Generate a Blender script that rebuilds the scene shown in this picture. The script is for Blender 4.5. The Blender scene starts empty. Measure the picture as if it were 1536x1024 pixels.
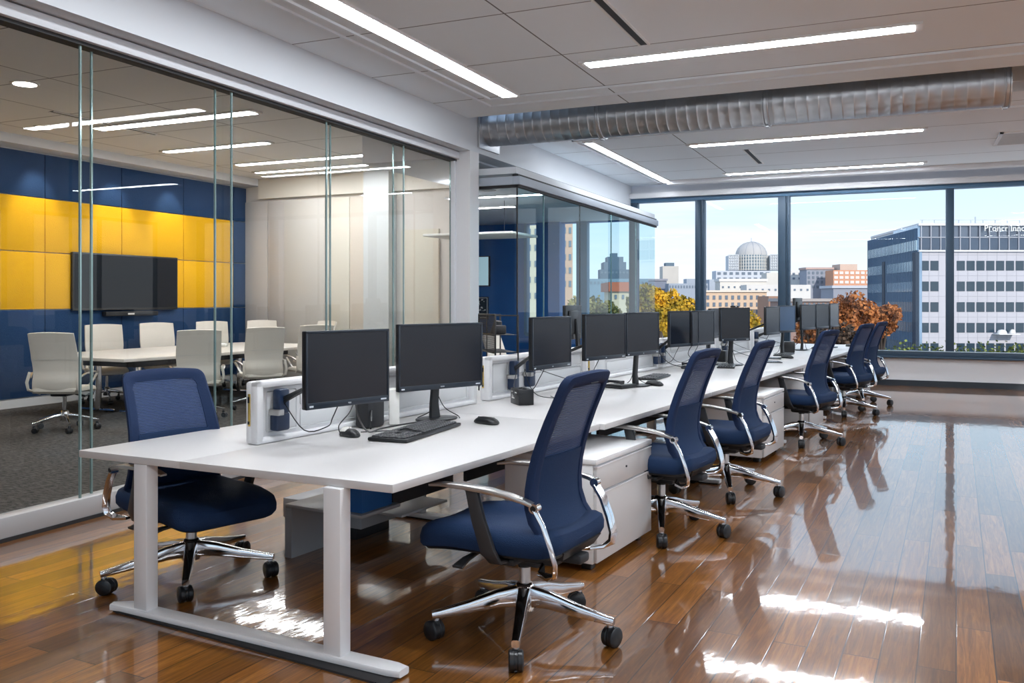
import bpy, bmesh, math, random
from mathutils import Vector, Matrix, noise
random.seed(7)
S = bpy.context.scene
C = S.collection
PI = math.pi

# ------------------------------------------------------------------ materials
def new_mat(name):
    m = bpy.data.materials.new(name); m.use_nodes = True
    nt = m.node_tree; b = nt.nodes['Principled BSDF']
    return m, nt, b
def mat(name, col, rough=0.5, metal=0.0, spec=0.5, noise_s=None, bump=0.0, var=0.0, coat=0.0):
    m, nt, b = new_mat(name)
    b.inputs['Base Color'].default_value = (*col, 1)
    b.inputs['Roughness'].default_value = rough
    b.inputs['Metallic'].default_value = metal
    b.inputs['Specular IOR Level'].default_value = spec
    b.inputs['Coat Weight'].default_value = coat
    if noise_s:
        tc = nt.nodes.new('ShaderNodeTexCoord'); n = nt.nodes.new('ShaderNodeTexNoise')
        n.inputs['Scale'].default_value = noise_s; n.inputs['Detail'].default_value = 4
        nt.links.new(tc.outputs['Object'], n.inputs['Vector'])
        if var:
            mx = nt.nodes.new('ShaderNodeMix'); mx.data_type = 'RGBA'
            mx.inputs[6].default_value = (*[c*(1-var) for c in col], 1)
            mx.inputs[7].default_value = (*[min(1, c*(1+var)) for c in col], 1)
            nt.links.new(n.outputs['Fac'], mx.inputs[0]); nt.links.new(mx.outputs[2], b.inputs['Base Color'])
        if bump:
            bp = nt.nodes.new('ShaderNodeBump'); bp.inputs['Strength'].default_value = bump
            bp.inputs['Distance'].default_value = 0.01
            nt.links.new(n.outputs['Fac'], bp.inputs['Height']); nt.links.new(bp.outputs[0], b.inputs['Normal'])
    return m
def emit(name, col, s):
    m, nt, b = new_mat(name)
    b.inputs['Base Color'].default_value = (*col, 1)
    b.inputs['Emission Color'].default_value = (*col, 1); b.inputs['Emission Strength'].default_value = s
    return m
def glass(name, tint=(0.93, 0.96, 0.955), refl=1.0, ior=1.5):
    m = bpy.data.materials.new(name); m.use_nodes = True; nt = m.node_tree; nt.nodes.clear()
    o = nt.nodes.new('ShaderNodeOutputMaterial'); mx = nt.nodes.new('ShaderNodeMixShader')
    t = nt.nodes.new('ShaderNodeBsdfTransparent'); g = nt.nodes.new('ShaderNodeBsdfGlossy')
    g.inputs['Roughness'].default_value = 0.0
    t.inputs['Color'].default_value = (*tint, 1)
    f = nt.nodes.new('ShaderNodeFresnel'); f.inputs['IOR'].default_value = ior
    geo = nt.nodes.new('ShaderNodeNewGeometry')
    inv = nt.nodes.new('ShaderNodeMath'); inv.operation = 'SUBTRACT'; inv.inputs[0].default_value = 1
    mul = nt.nodes.new('ShaderNodeMath'); mul.operation = 'MULTIPLY'
    mul2 = nt.nodes.new('ShaderNodeMath'); mul2.operation = 'MULTIPLY'; mul2.inputs[1].default_value = refl
    nt.links.new(geo.outputs['Backfacing'], inv.inputs[1]); nt.links.new(f.outputs[0], mul.inputs[0])
    nt.links.new(inv.outputs[0], mul.inputs[1]); nt.links.new(mul.outputs[0], mul2.inputs[0])
    nt.links.new(mul2.outputs[0], mx.inputs[0]); nt.links.new(t.outputs[0], mx.inputs[1]); nt.links.new(g.outputs[0], mx.inputs[2])
    nt.links.new(mx.outputs[0], o.inputs['Surface'])
    return m

M = {}
M['wall'] = mat('painted_wall', (0.72, 0.72, 0.74), 0.6)
M['wall_warm'] = mat('warm_wall', (0.66, 0.62, 0.57), 0.55)
M['wall_cream'] = mat('cream_wall', (0.72, 0.68, 0.60), 0.55)
M['bulk'] = mat('bulkhead_paint', (0.64, 0.67, 0.71), 0.6)
M['white'] = mat('white_laminate', (0.59, 0.575, 0.57), 0.4)
M['whitemetal'] = mat('white_powder_coat', (0.80, 0.80, 0.81), 0.35)
M['greymetal'] = mat('grey_powder_coat', (0.42, 0.43, 0.45), 0.4)
M['edge'] = mat('laminate_edge', (0.76, 0.77, 0.80), 0.4)
M['navy'] = mat('navy_fabric', (0.006, 0.026, 0.080), 0.75, 0, 0.3, 260, 0.35, 0.25)
M['navypad'] = mat('navy_frame_fabric', (0.0055, 0.021, 0.072), 0.7, 0, 0.3, 300, 0.3, 0.2)
M['black'] = mat('black_plastic', (0.006, 0.007, 0.009), 0.35)
M['blackmatte'] = mat('matte_black_plastic', (0.012, 0.013, 0.016), 0.55)
M['dkpost'] = mat('dark_grey_plastic', (0.03, 0.032, 0.036), 0.4)
M['chrome'] = mat('polished_aluminium', (0.78, 0.78, 0.80), 0.09, 1.0)
M['satin'] = mat('satin_aluminium', (0.62, 0.60, 0.58), 0.28, 1.0)
M['bluebracket'] = mat('dark_blue_bracket', (0.008, 0.022, 0.06), 0.35)
M['bezel'] = mat('monitor_bezel', (0.010, 0.017, 0.028), 0.30)
M['screen'] = mat('monitor_screen', (0.009, 0.011, 0.016), 0.22, 0, 0.5)
M['tvscreen'] = mat('tv_screen', (0.004, 0.006, 0.010), 0.4, 0, 0.15)
M['gold'] = mat('brass_contacts', (0.7, 0.5, 0.15), 0.3, 1.0)
M['cream'] = mat('cream_shell', (0.72, 0.67, 0.59), 0.5)
M['confgrey'] = mat('cream_shell_back', (0.62, 0.60, 0.55), 0.5)
M['base_white'] = mat('white_skirting', (0.7, 0.7, 0.7), 0.45)
M['black_skirt'] = mat('black_skirting', (0.012, 0.018, 0.026), 0.4)
M['frame'] = mat('window_frame_paint', (0.030, 0.060, 0.098), 0.4, 0.2)
M['railmetal'] = mat('header_rail', (0.66, 0.68, 0.72), 0.45, 0.0)
M['darkgap'] = mat('dark_gap', (0.02, 0.02, 0.022), 0.7)
M['greenedge'] = mat('glass_edge', (0.30, 0.42, 0.42), 0.12, 0.4)
M['glass'] = glass('partition_glass', (0.975, 0.985, 0.98), 0.85, 1.45)
M['glassblue'] = glass('tinted_glass', (0.80, 0.92, 0.95), 0.8, 1.45)
M['winglass'] = glass('window_glass', (0.985, 0.99, 0.995), 0.6, 1.4)
M['yellow'] = mat('yellow_felt', (0.80, 0.43, 0.012), 0.9, 0, 0.1, 90, 0.6, 0.12)
M['navyfelt'] = mat('navy_felt', (0.018, 0.050, 0.125), 0.9, 0, 0.15, 90, 0.6, 0.25)
M['bluewall'] = mat('blue_wall', (0.018, 0.13, 0.40), 0.5, 0, 0.4, 3, 0.0, 0.15)
M['lamp'] = emit('light_strip', (0.88, 0.94, 1.0), 60.0)
M['lampl'] = emit('slim_light_strip', (0.90, 0.95, 1.0), 26.0)
M['lampc'] = emit('meeting_light_strip', (0.97, 0.97, 1.0), 40.0)
M['disc'] = emit('downlight_disc', (1.0, 0.93, 0.85), 24.0)
M['lampframe'] = mat('lamp_frame', (0.8, 0.8, 0.8), 0.4)
M['leafg'] = None
M['pale'] = emit('pale_display', (0.45, 0.66, 0.74), 0.5)  # glow added because the display came out too dark
M['paper'] = mat('paper', (0.85, 0.84, 0.80), 0.7)
M['keys'] = mat('key_caps', (0.035, 0.036, 0.04), 0.35)
M['logo'] = mat('pale_print', (0.6, 0.65, 0.7), 0.4)
M['mousegrey'] = mat('silver_plastic', (0.62, 0.60, 0.57), 0.35)

# mesh fabric of the chair backs (a real open weave: partly see-through)
def mesh_weave():
    m, nt, b = new_mat('navy_mesh_weave')
    b.inputs['Base Color'].default_value = (0.018, 0.048, 0.14, 1); b.inputs['Roughness'].default_value = 0.6
    tc = nt.nodes.new('ShaderNodeTexCoord'); w = nt.nodes.new('ShaderNodeTexWave'); w.wave_type = 'BANDS'; w.bands_direction = 'Z'
    w.inputs['Scale'].default_value = 38; w.inputs['Distortion'].default_value = 0.6
    nt.links.new(tc.outputs['Object'], w.inputs['Vector'])
    r = nt.nodes.new('ShaderNodeMapRange'); r.inputs[3].default_value = 0.66; r.inputs[4].default_value = 0.95
    nt.links.new(w.outputs['Fac'], r.inputs[0]); nt.links.new(r.outputs[0], b.inputs['Alpha'])
    bp = nt.nodes.new('ShaderNodeBump'); bp.inputs['Strength'].default_value = 0.4; bp.inputs['Distance'].default_value = 0.004
    nt.links.new(w.outputs['Fac'], bp.inputs['Height']); nt.links.new(bp.outputs[0], b.inputs['Normal'])
    return m
M['weave'] = mesh_weave()

def wood():
    m, nt, b = new_mat('glossy_oak_planks'); L = nt.links.new; N = nt.nodes.new
    tc = N('ShaderNodeTexCoord'); mp = N('ShaderNodeMapping'); mp.inputs['Rotation'].default_value = (0, 0, math.radians(-90+2.8))
    L(tc.outputs['Object'], mp.inputs['Vector'])
    br = N('ShaderNodeTexBrick'); br.offset = 0.37; br.offset_frequency = 2
    br.inputs['Scale'].default_value = 1; br.inputs['Brick Width'].default_value = 1.45; br.inputs['Row Height'].default_value = 0.138
    br.inputs['Mortar Size'].default_value = 0.0030; br.inputs['Mortar Smooth'].default_value = 0.3; br.inputs['Bias'].default_value = 0
    br.inputs['Color1'].default_value = (0, 0, 0, 1); br.inputs['Color2'].default_value = (1, 1, 1, 1); br.inputs['Mortar'].default_value = (0.5, 0.5, 0.5, 1)
    L(mp.outputs[0], br.inputs['Vector'])
    # grain
    mp2 = N('ShaderNodeMapping'); mp2.inputs['Scale'].default_value = (1.1, 20, 1); L(mp.outputs[0], mp2.inputs['Vector'])
    off = N('ShaderNodeVectorMath'); off.operation = 'MULTIPLY_ADD'; off.inputs[1].default_value = (7, 7, 7)
    L(br.outputs['Color'], off.inputs[0]); L(mp2.outputs[0], off.inputs[2])
    n1 = N('ShaderNodeTexNoise'); n1.inputs['Scale'].default_value = 2.2; n1.inputs['Detail'].default_value = 8; n1.inputs['Roughness'].default_value = 0.7; n1.inputs['Distortion'].default_value = 1.4
    L(off.outputs[0], n1.inputs['Vector'])
    cr = N('ShaderNodeValToRGB'); e = cr.color_ramp.elements
    e[0].position = 0.26; e[0].color = (0.070, 0.025, 0.006, 1); e[1].position = 0.74; e[1].color = (0.34, 0.145, 0.030, 1)
    x = cr.color_ramp.elements.new(0.5); x.color = (0.195, 0.072, 0.013, 1)
    L(n1.outputs['Fac'], cr.inputs[0])
    bw = N('ShaderNodeMapRange'); bw.inputs[3].default_value = 0.55; bw.inputs[4].default_value = 1.45
    sep = N('ShaderNodeSeparateColor'); L(br.outputs['Color'], sep.inputs[0]); L(sep.outputs[0], bw.inputs[0])
    mul = N('ShaderNodeMix'); mul.data_type = 'RGBA'; mul.blend_type = 'MULTIPLY'; mul.inputs[0].default_value = 1
    L(cr.outputs[0], mul.inputs[6]); comb = N('ShaderNodeCombineColor'); 
    for i in range(3): L(bw.outputs[0], comb.inputs[i])
    L(comb.outputs[0], mul.inputs[7])
    mx = N('ShaderNodeMix'); mx.data_type = 'RGBA'; mx.inputs[7].default_value = (0.03, 0.012, 0.004, 1)
    L(br.outputs['Fac'], mx.inputs[0]); L(mul.outputs[2], mx.inputs[6]); L(mx.outputs[2], b.inputs['Base Color'])
    b.inputs['Roughness'].default_value = 0.3; b.inputs['Specular IOR Level'].default_value = 0.2
    b.inputs['Coat Weight'].default_value = 1.0; b.inputs['Coat Roughness'].default_value = 0.045; b.inputs['Coat IOR'].default_value = 1.9
    # bump: board joints and slight waviness across boards
    mp3 = N('ShaderNodeMapping'); mp3.inputs['Scale'].default_value = (2.2, 6, 1); L(mp.outputs[0], mp3.inputs['Vector'])
    n2 = N('ShaderNodeTexNoise'); n2.inputs['Scale'].default_value = 1.5; n2.inputs['Detail'].default_value = 3; L(mp3.outputs[0], n2.inputs['Vector'])
    s1 = N('ShaderNodeMath'); s1.operation = 'MULTIPLY_ADD'; s1.inputs[1].default_value = -0.4
    L(br.outputs['Fac'], s1.inputs[0]); L(n2.outputs['Fac'], s1.inputs[2])
    bp = N('ShaderNodeBump'); bp.inputs['Strength'].default_value = 0.10; bp.inputs['Distance'].default_value = 0.010
    L(s1.outputs[0], bp.inputs['Height']); L(bp.outputs[0], b.inputs['Coat Normal'])
    bp2 = N('ShaderNodeBump'); bp2.inputs['Strength'].default_value = 0.12; bp2.inputs['Distance'].default_value = 0.01
    L(s1.outputs[0], bp2.inputs['Height']); L(bp2.outputs[0], b.inputs['Normal'])
    return m
M['wood'] = wood()
def carpet():
    m, nt, b = new_mat('charcoal_carpet'); L = nt.links.new; N = nt.nodes.new
    tc = N('ShaderNodeTexCoord'); n = N('ShaderNodeTexNoise'); n.inputs['Scale'].default_value = 14; n.inputs['Detail'].default_value = 9; n.inputs['Roughness'].default_value = 0.8
    mp = N('ShaderNodeMapping'); mp.inputs['Scale'].default_value = (1, 3, 1); L(tc.outputs['Object'], mp.inputs[0]); L(mp.outputs[0], n.inputs['Vector'])
    cr = N('ShaderNodeValToRGB'); e = cr.color_ramp.elements; e[0].position = .38; e[0].color = (.022, .022, .023, 1); e[1].position = .64; e[1].color = (.17, .155, .14, 1)
    L(n.outputs['Fac'], cr.inputs[0]); L(cr.outputs[0], b.inputs['Base Color']); b.inputs['Roughness'].default_value = 0.95; b.inputs['Specular IOR Level'].default_value = 0.1
    bp = N('ShaderNodeBump'); bp.inputs['Strength'].default_value = .6; bp.inputs['Distance'].default_value = .01; L(n.outputs['Fac'], bp.inputs['Height']); L(bp.outputs[0], b.inputs['Normal'])
    return m
M['carpet'] = carpet()
def ceiling_mat(name, w, h, offx, offy, base=(0.82, 0.875, 0.925)):
    m, nt, b = new_mat(name); L = nt.links.new; N = nt.nodes.new
    tc = N('ShaderNodeTexCoord'); mp = N('ShaderNodeMapping'); mp.inputs['Location'].default_value = (offx, offy, 0)
    L(tc.outputs['Object'], mp.inputs['Vector'])
    br = N('ShaderNodeTexBrick'); br.offset = 0; br.inputs['Scale'].default_value = 1; br.inputs['Brick Width'].default_value = w; br.inputs['Row Height'].default_value = h
    br.inputs['Mortar Size'].default_value = 0.007; br.inputs['Mortar Smooth'].default_value = 0
    br.inputs['Color1'].default_value = (*base, 1); br.inputs['Color2'].default_value = (*[c*.97 for c in base], 1); br.inputs['Mortar'].default_value = (.16, .16, .17, 1)
    L(mp.outputs[0], br.inputs['Vector']); L(br.outputs['Color'], b.inputs['Base Color']); b.inputs['Roughness'].default_value = .8
    return m
M['ceil'] = ceiling_mat('ceiling_tiles', 8.0, 1.22, 2.75, 0.06)
M['ceilc'] = ceiling_mat('meeting_ceiling_tiles', 1.25, 1.25, 0.1, 0.25, (0.82, 0.82, 0.82))
M['plaster'] = mat('plain_ceiling', (0.82, 0.875, 0.925), 0.8)
def duct_mat():
    m, nt, b = new_mat('galvanised_steel'); L = nt.links.new; N = nt.nodes.new
    b.inputs['Base Color'].default_value = (.50, .51, .53, 1); b.inputs['Metallic'].default_value = 1
    tc = N('ShaderNodeTexCoord'); n = N('ShaderNodeTexNoise'); n.inputs['Scale'].default_value = 9; n.inputs['Detail'].default_value = 6
    mp = N('ShaderNodeMapping'); mp.inputs['Scale'].default_value = (3, 1, 1); L(tc.outputs['Object'], mp.inputs[0]); L(mp.outputs[0], n.inputs['Vector'])
    mr = N('ShaderNodeMapRange'); mr.inputs[3].default_value = .22; mr.inputs[4].default_value = .48; L(n.outputs['Fac'], mr.inputs[0]); L(mr.outputs[0], b.inputs['Roughness'])
    return m
M['duct'] = duct_mat()

# ------------------------------------------------------------------ mesh building
class MB:
    def __init__(s): s.bm = bmesh.new(); s.slots = []
    def mi(s, m):
        if m is None: return 0
        if m not in s.slots: s.slots.append(m)
        return s.slots.index(m)
    def merge(s, b2, m=None, smooth=None, mtx=None):
        if mtx is not None: bmesh.ops.transform(b2, matrix=mtx, verts=b2.verts)
        i = s.mi(m)
        for f in b2.faces:
            f.material_index = i
            if smooth is not None: f.smooth = smooth
        me = bpy.data.meshes.new('t'); b2.to_mesh(me); b2.free(); s.bm.from_mesh(me); bpy.data.meshes.remove(me)
        return s
    def box(s, x0, x1, y0, y1, z0, z1, bev=0, m=None, mtx=None, seg=2):
        b = bmesh.new(); bmesh.ops.create_cube(b, size=1)
        for v in b.verts: v.co = Vector(((x0+x1)/2+v.co.x*abs(x1-x0), (y0+y1)/2+v.co.y*abs(y1-y0), (z0+z1)/2+v.co.z*abs(z1-z0)))
        if bev: bmesh.ops.bevel(b, geom=b.edges[:], offset=bev, segments=seg, profile=0.5, affect='EDGES')
        b.normal_update()
        for f in b.faces: f.smooth = max(abs(f.normal.x), abs(f.normal.y), abs(f.normal.z)) < .9995
        return s.merge(b, m, None, mtx)
    def tube(s, pts, r, seg=10, m=None, caps=True, sx=1.0, sy=1.0, up=None):
        """round/elliptic tube along pts; r float or list; sx, sy squash the section"""
        pts = [Vector(p) for p in pts]; n = len(pts); b = bmesh.new(); rings = []
        rr = r if isinstance(r, (list, tuple)) else [r]*n
        ref = Vector(up) if up else None
        for i, p in enumerate(pts):
            t = (pts[min(i+1, n-1)]-pts[max(i-1, 0)]).normalized()
            if ref is None: ref = Vector((0, 0, 1)) if abs(t.z) < .9 else Vector((1, 0, 0))
            a = t.cross(ref)
            if a.length < 1e-4: a = t.cross(Vector((0.3, 1, 0.2)))
            a.normalize(); c = a.cross(t).normalized()
            if not up: ref = c
            rings.append([b.verts.new(p+a*math.cos(k*2*PI/seg)*rr[i]*sx+c*math.sin(k*2*PI/seg)*rr[i]*sy) for k in range(seg)])
        for i in range(n-1):
            for k in range(seg): b.faces.new((rings[i][k], rings[i][(k+1) % seg], rings[i+1][(k+1) % seg], rings[i+1][k]))
        if caps: b.faces.new(rings[0][::-1]); b.faces.new(rings[-1])
        bmesh.ops.recalc_face_normals(b, faces=b.faces[:])
        return s.merge(b, m, True)
    def bar(s, pts, w, h, side=(1, 0, 0), bev=0.3, m=None):
        """rectangular bar with rounded corners swept along pts; side = width direction; w,h floats or lists"""
        pts = [Vector(p) for p in pts]; n = len(pts); b = bmesh.new(); rings = []; sd = Vector(side).normalized()
        W = w if isinstance(w, (list, tuple)) else [w]*n; H_ = h if isinstance(h, (list, tuple)) else [h]*n
        for i, p in enumerate(pts):
            t = (pts[min(i+1, n-1)]-pts[max(i-1, 0)]).normalized(); a = (sd-t*sd.dot(t)).normalized(); c = t.cross(a).normalized()
            x, y = W[i]/2, H_[i]/2; e = min(x, y)*bev; q = []
            for sx_, sy_ in ((1, 1), (-1, 1), (-1, -1), (1, -1)):
                pr = [(sx_*x, sy_*(y-e)), (sx_*(x-e*.3), sy_*(y-e*.3)), (sx_*(x-e), sy_*y)]
                if sx_*sy_ < 0: pr.reverse()
                q += pr
            rings.append([b.verts.new(p+a*u+c*v) for u, v in q])
        k_ = len(rings[0])
        for i in range(n-1):
            for k in range(k_): b.faces.new((rings[i][k], rings[i][(k+1) % k_], rings[i+1][(k+1) % k_], rings[i+1][k]))
        b.faces.new(rings[0][::-1]); b.faces.new(rings[-1])
        bmesh.ops.recalc_face_normals(b, faces=b.faces[:])
        return s.merge(b, m, True)
    def lathe(s, prof, seg=20, m=None, mtx=None, smooth=True):
        b = bmesh.new(); rings = []
        for r, z in prof: rings.append([b.verts.new((r*math.cos(k*2*PI/seg), r*math.sin(k*2*PI/seg), z)) for k in range(seg)])
        for i in range(len(prof)-1):
            for k in range(seg): b.faces.new((rings[i][k], rings[i][(k+1) % seg], rings[i+1][(k+1) % seg], rings[i+1][k]))
        b.faces.new(rings[0][::-1]); b.faces.new(rings[-1])
        bmesh.ops.recalc_face_normals(b, faces=b.faces[:])
        return s.merge(b, m, smooth, mtx)
    def pad(s, W, Lf, Lb, r, rings, deform=None, m=None, seg=6):
        """rounded-rectangle cushion; rings = [(inset, z)], outline |x|<W/2, -Lb<y<Lf"""
        b = bmesh.new(); rs = []
        for ins, z in rings:
            ring = []; hw = W/2-ins; f = Lf-ins; bk = Lb-ins; rc = max(.004, r-ins*.5)
            for cx, cy, a0 in ((hw-rc, f-rc, 0), (-hw+rc, f-rc, 90), (-hw+rc, -bk+rc, 180), (hw-rc, -bk+rc, 270)):
                for k in range(seg+1):
                    a = math.radians(a0+90*k/seg); ring.append((cx+rc*math.cos(a), cy+rc*math.sin(a)))
            # subdivide long sides
            full = []
            for i, p in enumerate(ring):
                q = ring[(i+1) % len(ring)]; full.append(p)
                if math.dist(p, q) > .08:
                    for t in (.17, .33, .5, .67, .83): full.append((p[0]+(q[0]-p[0])*t, p[1]+(q[1]-p[1])*t))
            rs.append([b.verts.new((x, y, z)) for x, y in full])
        n = len(rs[0])
        for i in range(len(rs)-1):
            for k in range(n): b.faces.new((rs[i][k], rs[i][(k+1) % n], rs[i+1][(k+1) % n], rs[i+1][k]))
        b.faces.new(rs[0][::-1])
        c = b.verts.new((0, (Lf-Lb)/2, rings[-1][1]))
        for k in range(n): b.faces.new((rs[-1][k], rs[-1][(k+1) % n], c))
        if deform:
            for v in b.verts: v.co = Vector(deform(*v.co))
        bmesh.ops.recalc_face_normals(b, faces=b.faces[:])
        return s.merge(b, m, True)
    def grid(s, fn, nu, nv, th=0.0, m=None):
        """surface fn(u,v) u,v in 0..1, optional thickness along normal"""
        b = bmesh.new(); P = [[Vector(fn(i/nu, j/nv)) for j in range(nv+1)] for i in range(nu+1)]
        A = [[b.verts.new(p) for p in row] for row in P]
        F_ = lambda G, fl: [b.faces.new((G[i][j], G[i+1][j], G[i+1][j+1], G[i][j+1])[::fl]) for i in range(nu) for j in range(nv)]
        F_(A, 1)
        if th:
            def nrm(i, j):
                a = P[min(i+1, nu)][j]-P[max(i-1, 0)][j]; c = P[i][min(j+1, nv)]-P[i][max(j-1, 0)]; return a.cross(c).normalized()
            B = [[b.verts.new(P[i][j]-nrm(i, j)*(th(i/nu, j/nv) if callable(th) else th)) for j in range(nv+1)] for i in range(nu+1)]
            F_(B, -1)
            for i in range(nu):
                b.faces.new((A[i+1][0], A[i][0], B[i][0], B[i+1][0])); b.faces.new((A[i][nv], A[i+1][nv], B[i+1][nv], B[i][nv]))
            for j in range(nv):
                b.faces.new((A[0][j], A[0][j+1], B[0][j+1], B[0][j])); b.faces.new((A[nu][j+1], A[nu][j], B[nu][j], B[nu][j+1]))
            bmesh.ops.recalc_face_normals(b, faces=b.faces[:])
        return s.merge(b, m, True)
    def prism(s, poly, z0, z1, m=None, bev=0, mtx=None):
        b = bmesh.new(); lo = [b.verts.new((x, y, z0)) for x, y in poly]; hi = [b.verts.new((x, y, z1)) for x, y in poly]; n = len(poly)
        b.faces.new(lo[::-1]); b.faces.new(hi)
        for k in range(n): b.faces.new((lo[k], lo[(k+1) % n], hi[(k+1) % n], hi[k]))
        bmesh.ops.recalc_face_normals(b, faces=b.faces[:])
        if bev: bmesh.ops.bevel(b, geom=b.edges[:], offset=bev, segments=2, profile=.5, affect='EDGES')
        return s.merge(b, m, False, mtx)
    def build(s, name, m=None, parent=None, sharp=True):
        me = bpy.data.meshes.new(name); s.bm.to_mesh(me); s.bm.free()
        if s.slots and None not in s.slots:
            for x in s.slots: me.materials.append(x)
        else: me.materials.append(m)
        if sharp:
            try: me.set_sharp_from_angle(angle=math.radians(42))
            except Exception: pass
        o = bpy.data.objects.new(name, me); C.objects.link(o)
        if parent: o.parent = parent
        return o

def smooth(pts, k=5):
    P = [Vector(p) for p in pts]; q = []
    for i in range(len(P)-1):
        p0 = P[max(i-1, 0)]; p1 = P[i]; p2 = P[i+1]; p3 = P[min(i+2, len(P)-1)]
        for j in range(k):
            t = j/k; q.append(.5*((2*p1)+(p2-p0)*t+(2*p0-5*p1+4*p2-p3)*t*t+(3*p1-p0-3*p2+p3)*t**3))
    return q+[P[-1]]
def tag(o, label=None, cat=None, group=None, kind=None):
    if label: o['label'] = label
    if cat: o['category'] = cat
    if group: o['group'] = group
    if kind: o['kind'] = kind
    return o
def empty(name, loc=(0, 0, 0), rz=0):
    o = bpy.data.objects.new(name, None); C.objects.link(o); o.location = loc; o.rotation_euler = (0, 0, rz); o.empty_display_size = .1; return o
def copy_tree(o, parent=None):
    c = o.copy(); C.objects.link(c); c.parent = parent
    for ch in list(o.children): copy_tree(ch, c)
    return c
def struct(name, mb, m): o = mb.build(name, m); o['kind'] = 'structure'; return o
def text_mesh(txt, size, m, parent, name, mtx, ext=0.0005):
    cu = bpy.data.curves.new('t', 'FONT'); cu.body = txt; cu.size = size; cu.extrude = ext; cu.align_x = 'CENTER'; cu.align_y = 'CENTER'; cu.resolution_u = 2
    o = bpy.data.objects.new('t', cu); C.objects.link(o); bpy.context.view_layer.update()
    me = bpy.data.meshes.new_from_object(o.evaluated_get(bpy.context.evaluated_depsgraph_get())); bpy.data.objects.remove(o); bpy.data.curves.remove(cu)
    me.transform(mtx); me.materials.clear(); me.materials.append(m)
    q = bpy.data.objects.new(name, me); C.objects.link(q); q.parent = parent; return q

# ------------------------------------------------------------------ frames
EYE = 1.44
FW = Vector((-.4064, .9137, 0)); RT = Vector((.9137, .4064, 0)); FPX = 1320.0
def at(px, d):                     # a point of the city, at true distance d along the view axis
    u = (px-768)/FPX; return (FW+RT*u)*d
def zat(py, d): return EYE+(450-py)*d/FPX
TH = math.radians(6.02); DD = Vector((math.sin(TH), math.cos(TH), 0)); NN = Vector((DD.y, -DD.x, 0)); OO = Vector((-1.80, 2.85, 0))
def W(n, s, z=0): p = OO+NN*n+DD*s; return Vector((p.x, p.y, z))
ROT_ROW = -TH                      # local x = NN, local y = DD

# ------------------------------------------------------------------ the room
XL, XR, YB, YW, ZC = -4.72, 5.6, -4.5, 16.2, 3.60
XG = -4.92
struct('floor', MB().box(XG-.04, XR, YB, YW, -.12, 0), M['wood'])
struct('floor_meeting', MB().box(-11.1, XG-.04, YB, YW, -.12, 0), M['carpet'])
# main ceiling in two slabs with a slot for the duct
SL0, SL1 = 9.32, 10.45
struct('ceiling', MB().box(XL, XR, YB, SL0, ZC, ZC+.1).box(XL, XR, SL1, YW, ZC, ZC+.1).box(1.25, XR, SL0, SL1, ZC, ZC+.1), M['ceil'])
struct('ceiling_slot', MB().box(XL, 1.25, SL0, SL0+.04, ZC+.1, ZC+.75).box(XL, 1.25, SL1-.04, SL1, ZC+.1, ZC+.75).box(1.25, 1.29, SL0, SL1, ZC+.1, ZC+.75).box(XL, 1.29, SL0, SL1, ZC+.72, ZC+.8), M['plaster'])
struct('ceiling_meeting', MB().box(-11.2, -6.4, 9.65, 12.7, 3.60, 3.7).box(-11.2, XL-.25, YB, 9.65, 3.60, 3.7), M['ceilc'])
# shallow raised frames on the ceiling around the tiled fields
def frame_trim(name, x0, x1, y0, y1):
    t = .025; mb = MB()
    for a in ((x0, x1, y0, y0+t), (x0, x1, y1-t, y1), (x0, x0+t, y0, y1), (x1-t, x1, y0, y1)): mb.box(*a, ZC-.02, ZC)
    struct(name, mb, M['plaster'])
frame_trim('trim_1', -4.06, 4.6, -2.0, 8.52); frame_trim('trim_2', -4.2, 4.8, -2.2, 8.84)
frame_trim('trim_3', -4.10, 4.6, 11.2, 15.75)
# bulkhead over the glass wall
struct('wall_bulkhead', MB().box(XL-.25, XL, YB, YW, 3.225, ZC+.1), M['bulk'])
struct('ceiling_soffit', MB().box(-6.4, XL-.25, 9.65, YW, 3.2, 3.3), M['bulk'])
# column at the end of the glass wall
struct('wall_column', MB().box(-4.98, -4.72, 9.38, 9.62, 0, 3.225), M['wall'])
# outer walls
mb = MB().box(XR, XR+.2, YB, YW, 0, .8).box(XR, XR+.2, YB, YW, 3.2, ZC+.1)
for a, b in ((YB, -2.5), (.6, 1.1), (4.2, 4.7), (7.8, 8.3), (11.4, 11.9), (15.0, YW)): mb.box(XR, XR+.2, a, b, .8, 3.2)
struct('wall_right', mb, M['wall'])
mb = MB().box(-11.2, XR+.2, YB-.2, YB, 0, .6).box(-11.2, XR+.2, YB-.2, YB, 3.3, ZC+.1).box(-11.2, -4.6, YB-.2, YB, .6, 3.3)
for a, b in ((-1.3, -.9), (2.3, 2.7), (5.4, XR+.2)): mb.box(a, b, YB-.2, YB, .6, 3.3)  # unseen window openings added behind the camera for extra daylight
struct('wall_back', mb, M['wall'])
# window wall
WX0, WX1 = -6.95, XR
struct('wall_far', MB().box(XL-.05, XR, YW, YW+.2, 0, .50).box(XL-.05, XR, YW+.05, YW+.2, 3.35, ZC+.1), M['wall'])
struct('baseboard_far', MB().box(-4.2, XR, YW-.02, YW, 0, .10), M['black_skirt'])
struct('trim_4', MB().box(-4.72, XR, YW-.16, YW+.06, 3.35, 3.44), M['wall'])
struct('trim_5', MB().box(-3.9, XR, YW-.55, YW-.35, 3.53, 3.6), M['wall'])
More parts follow.
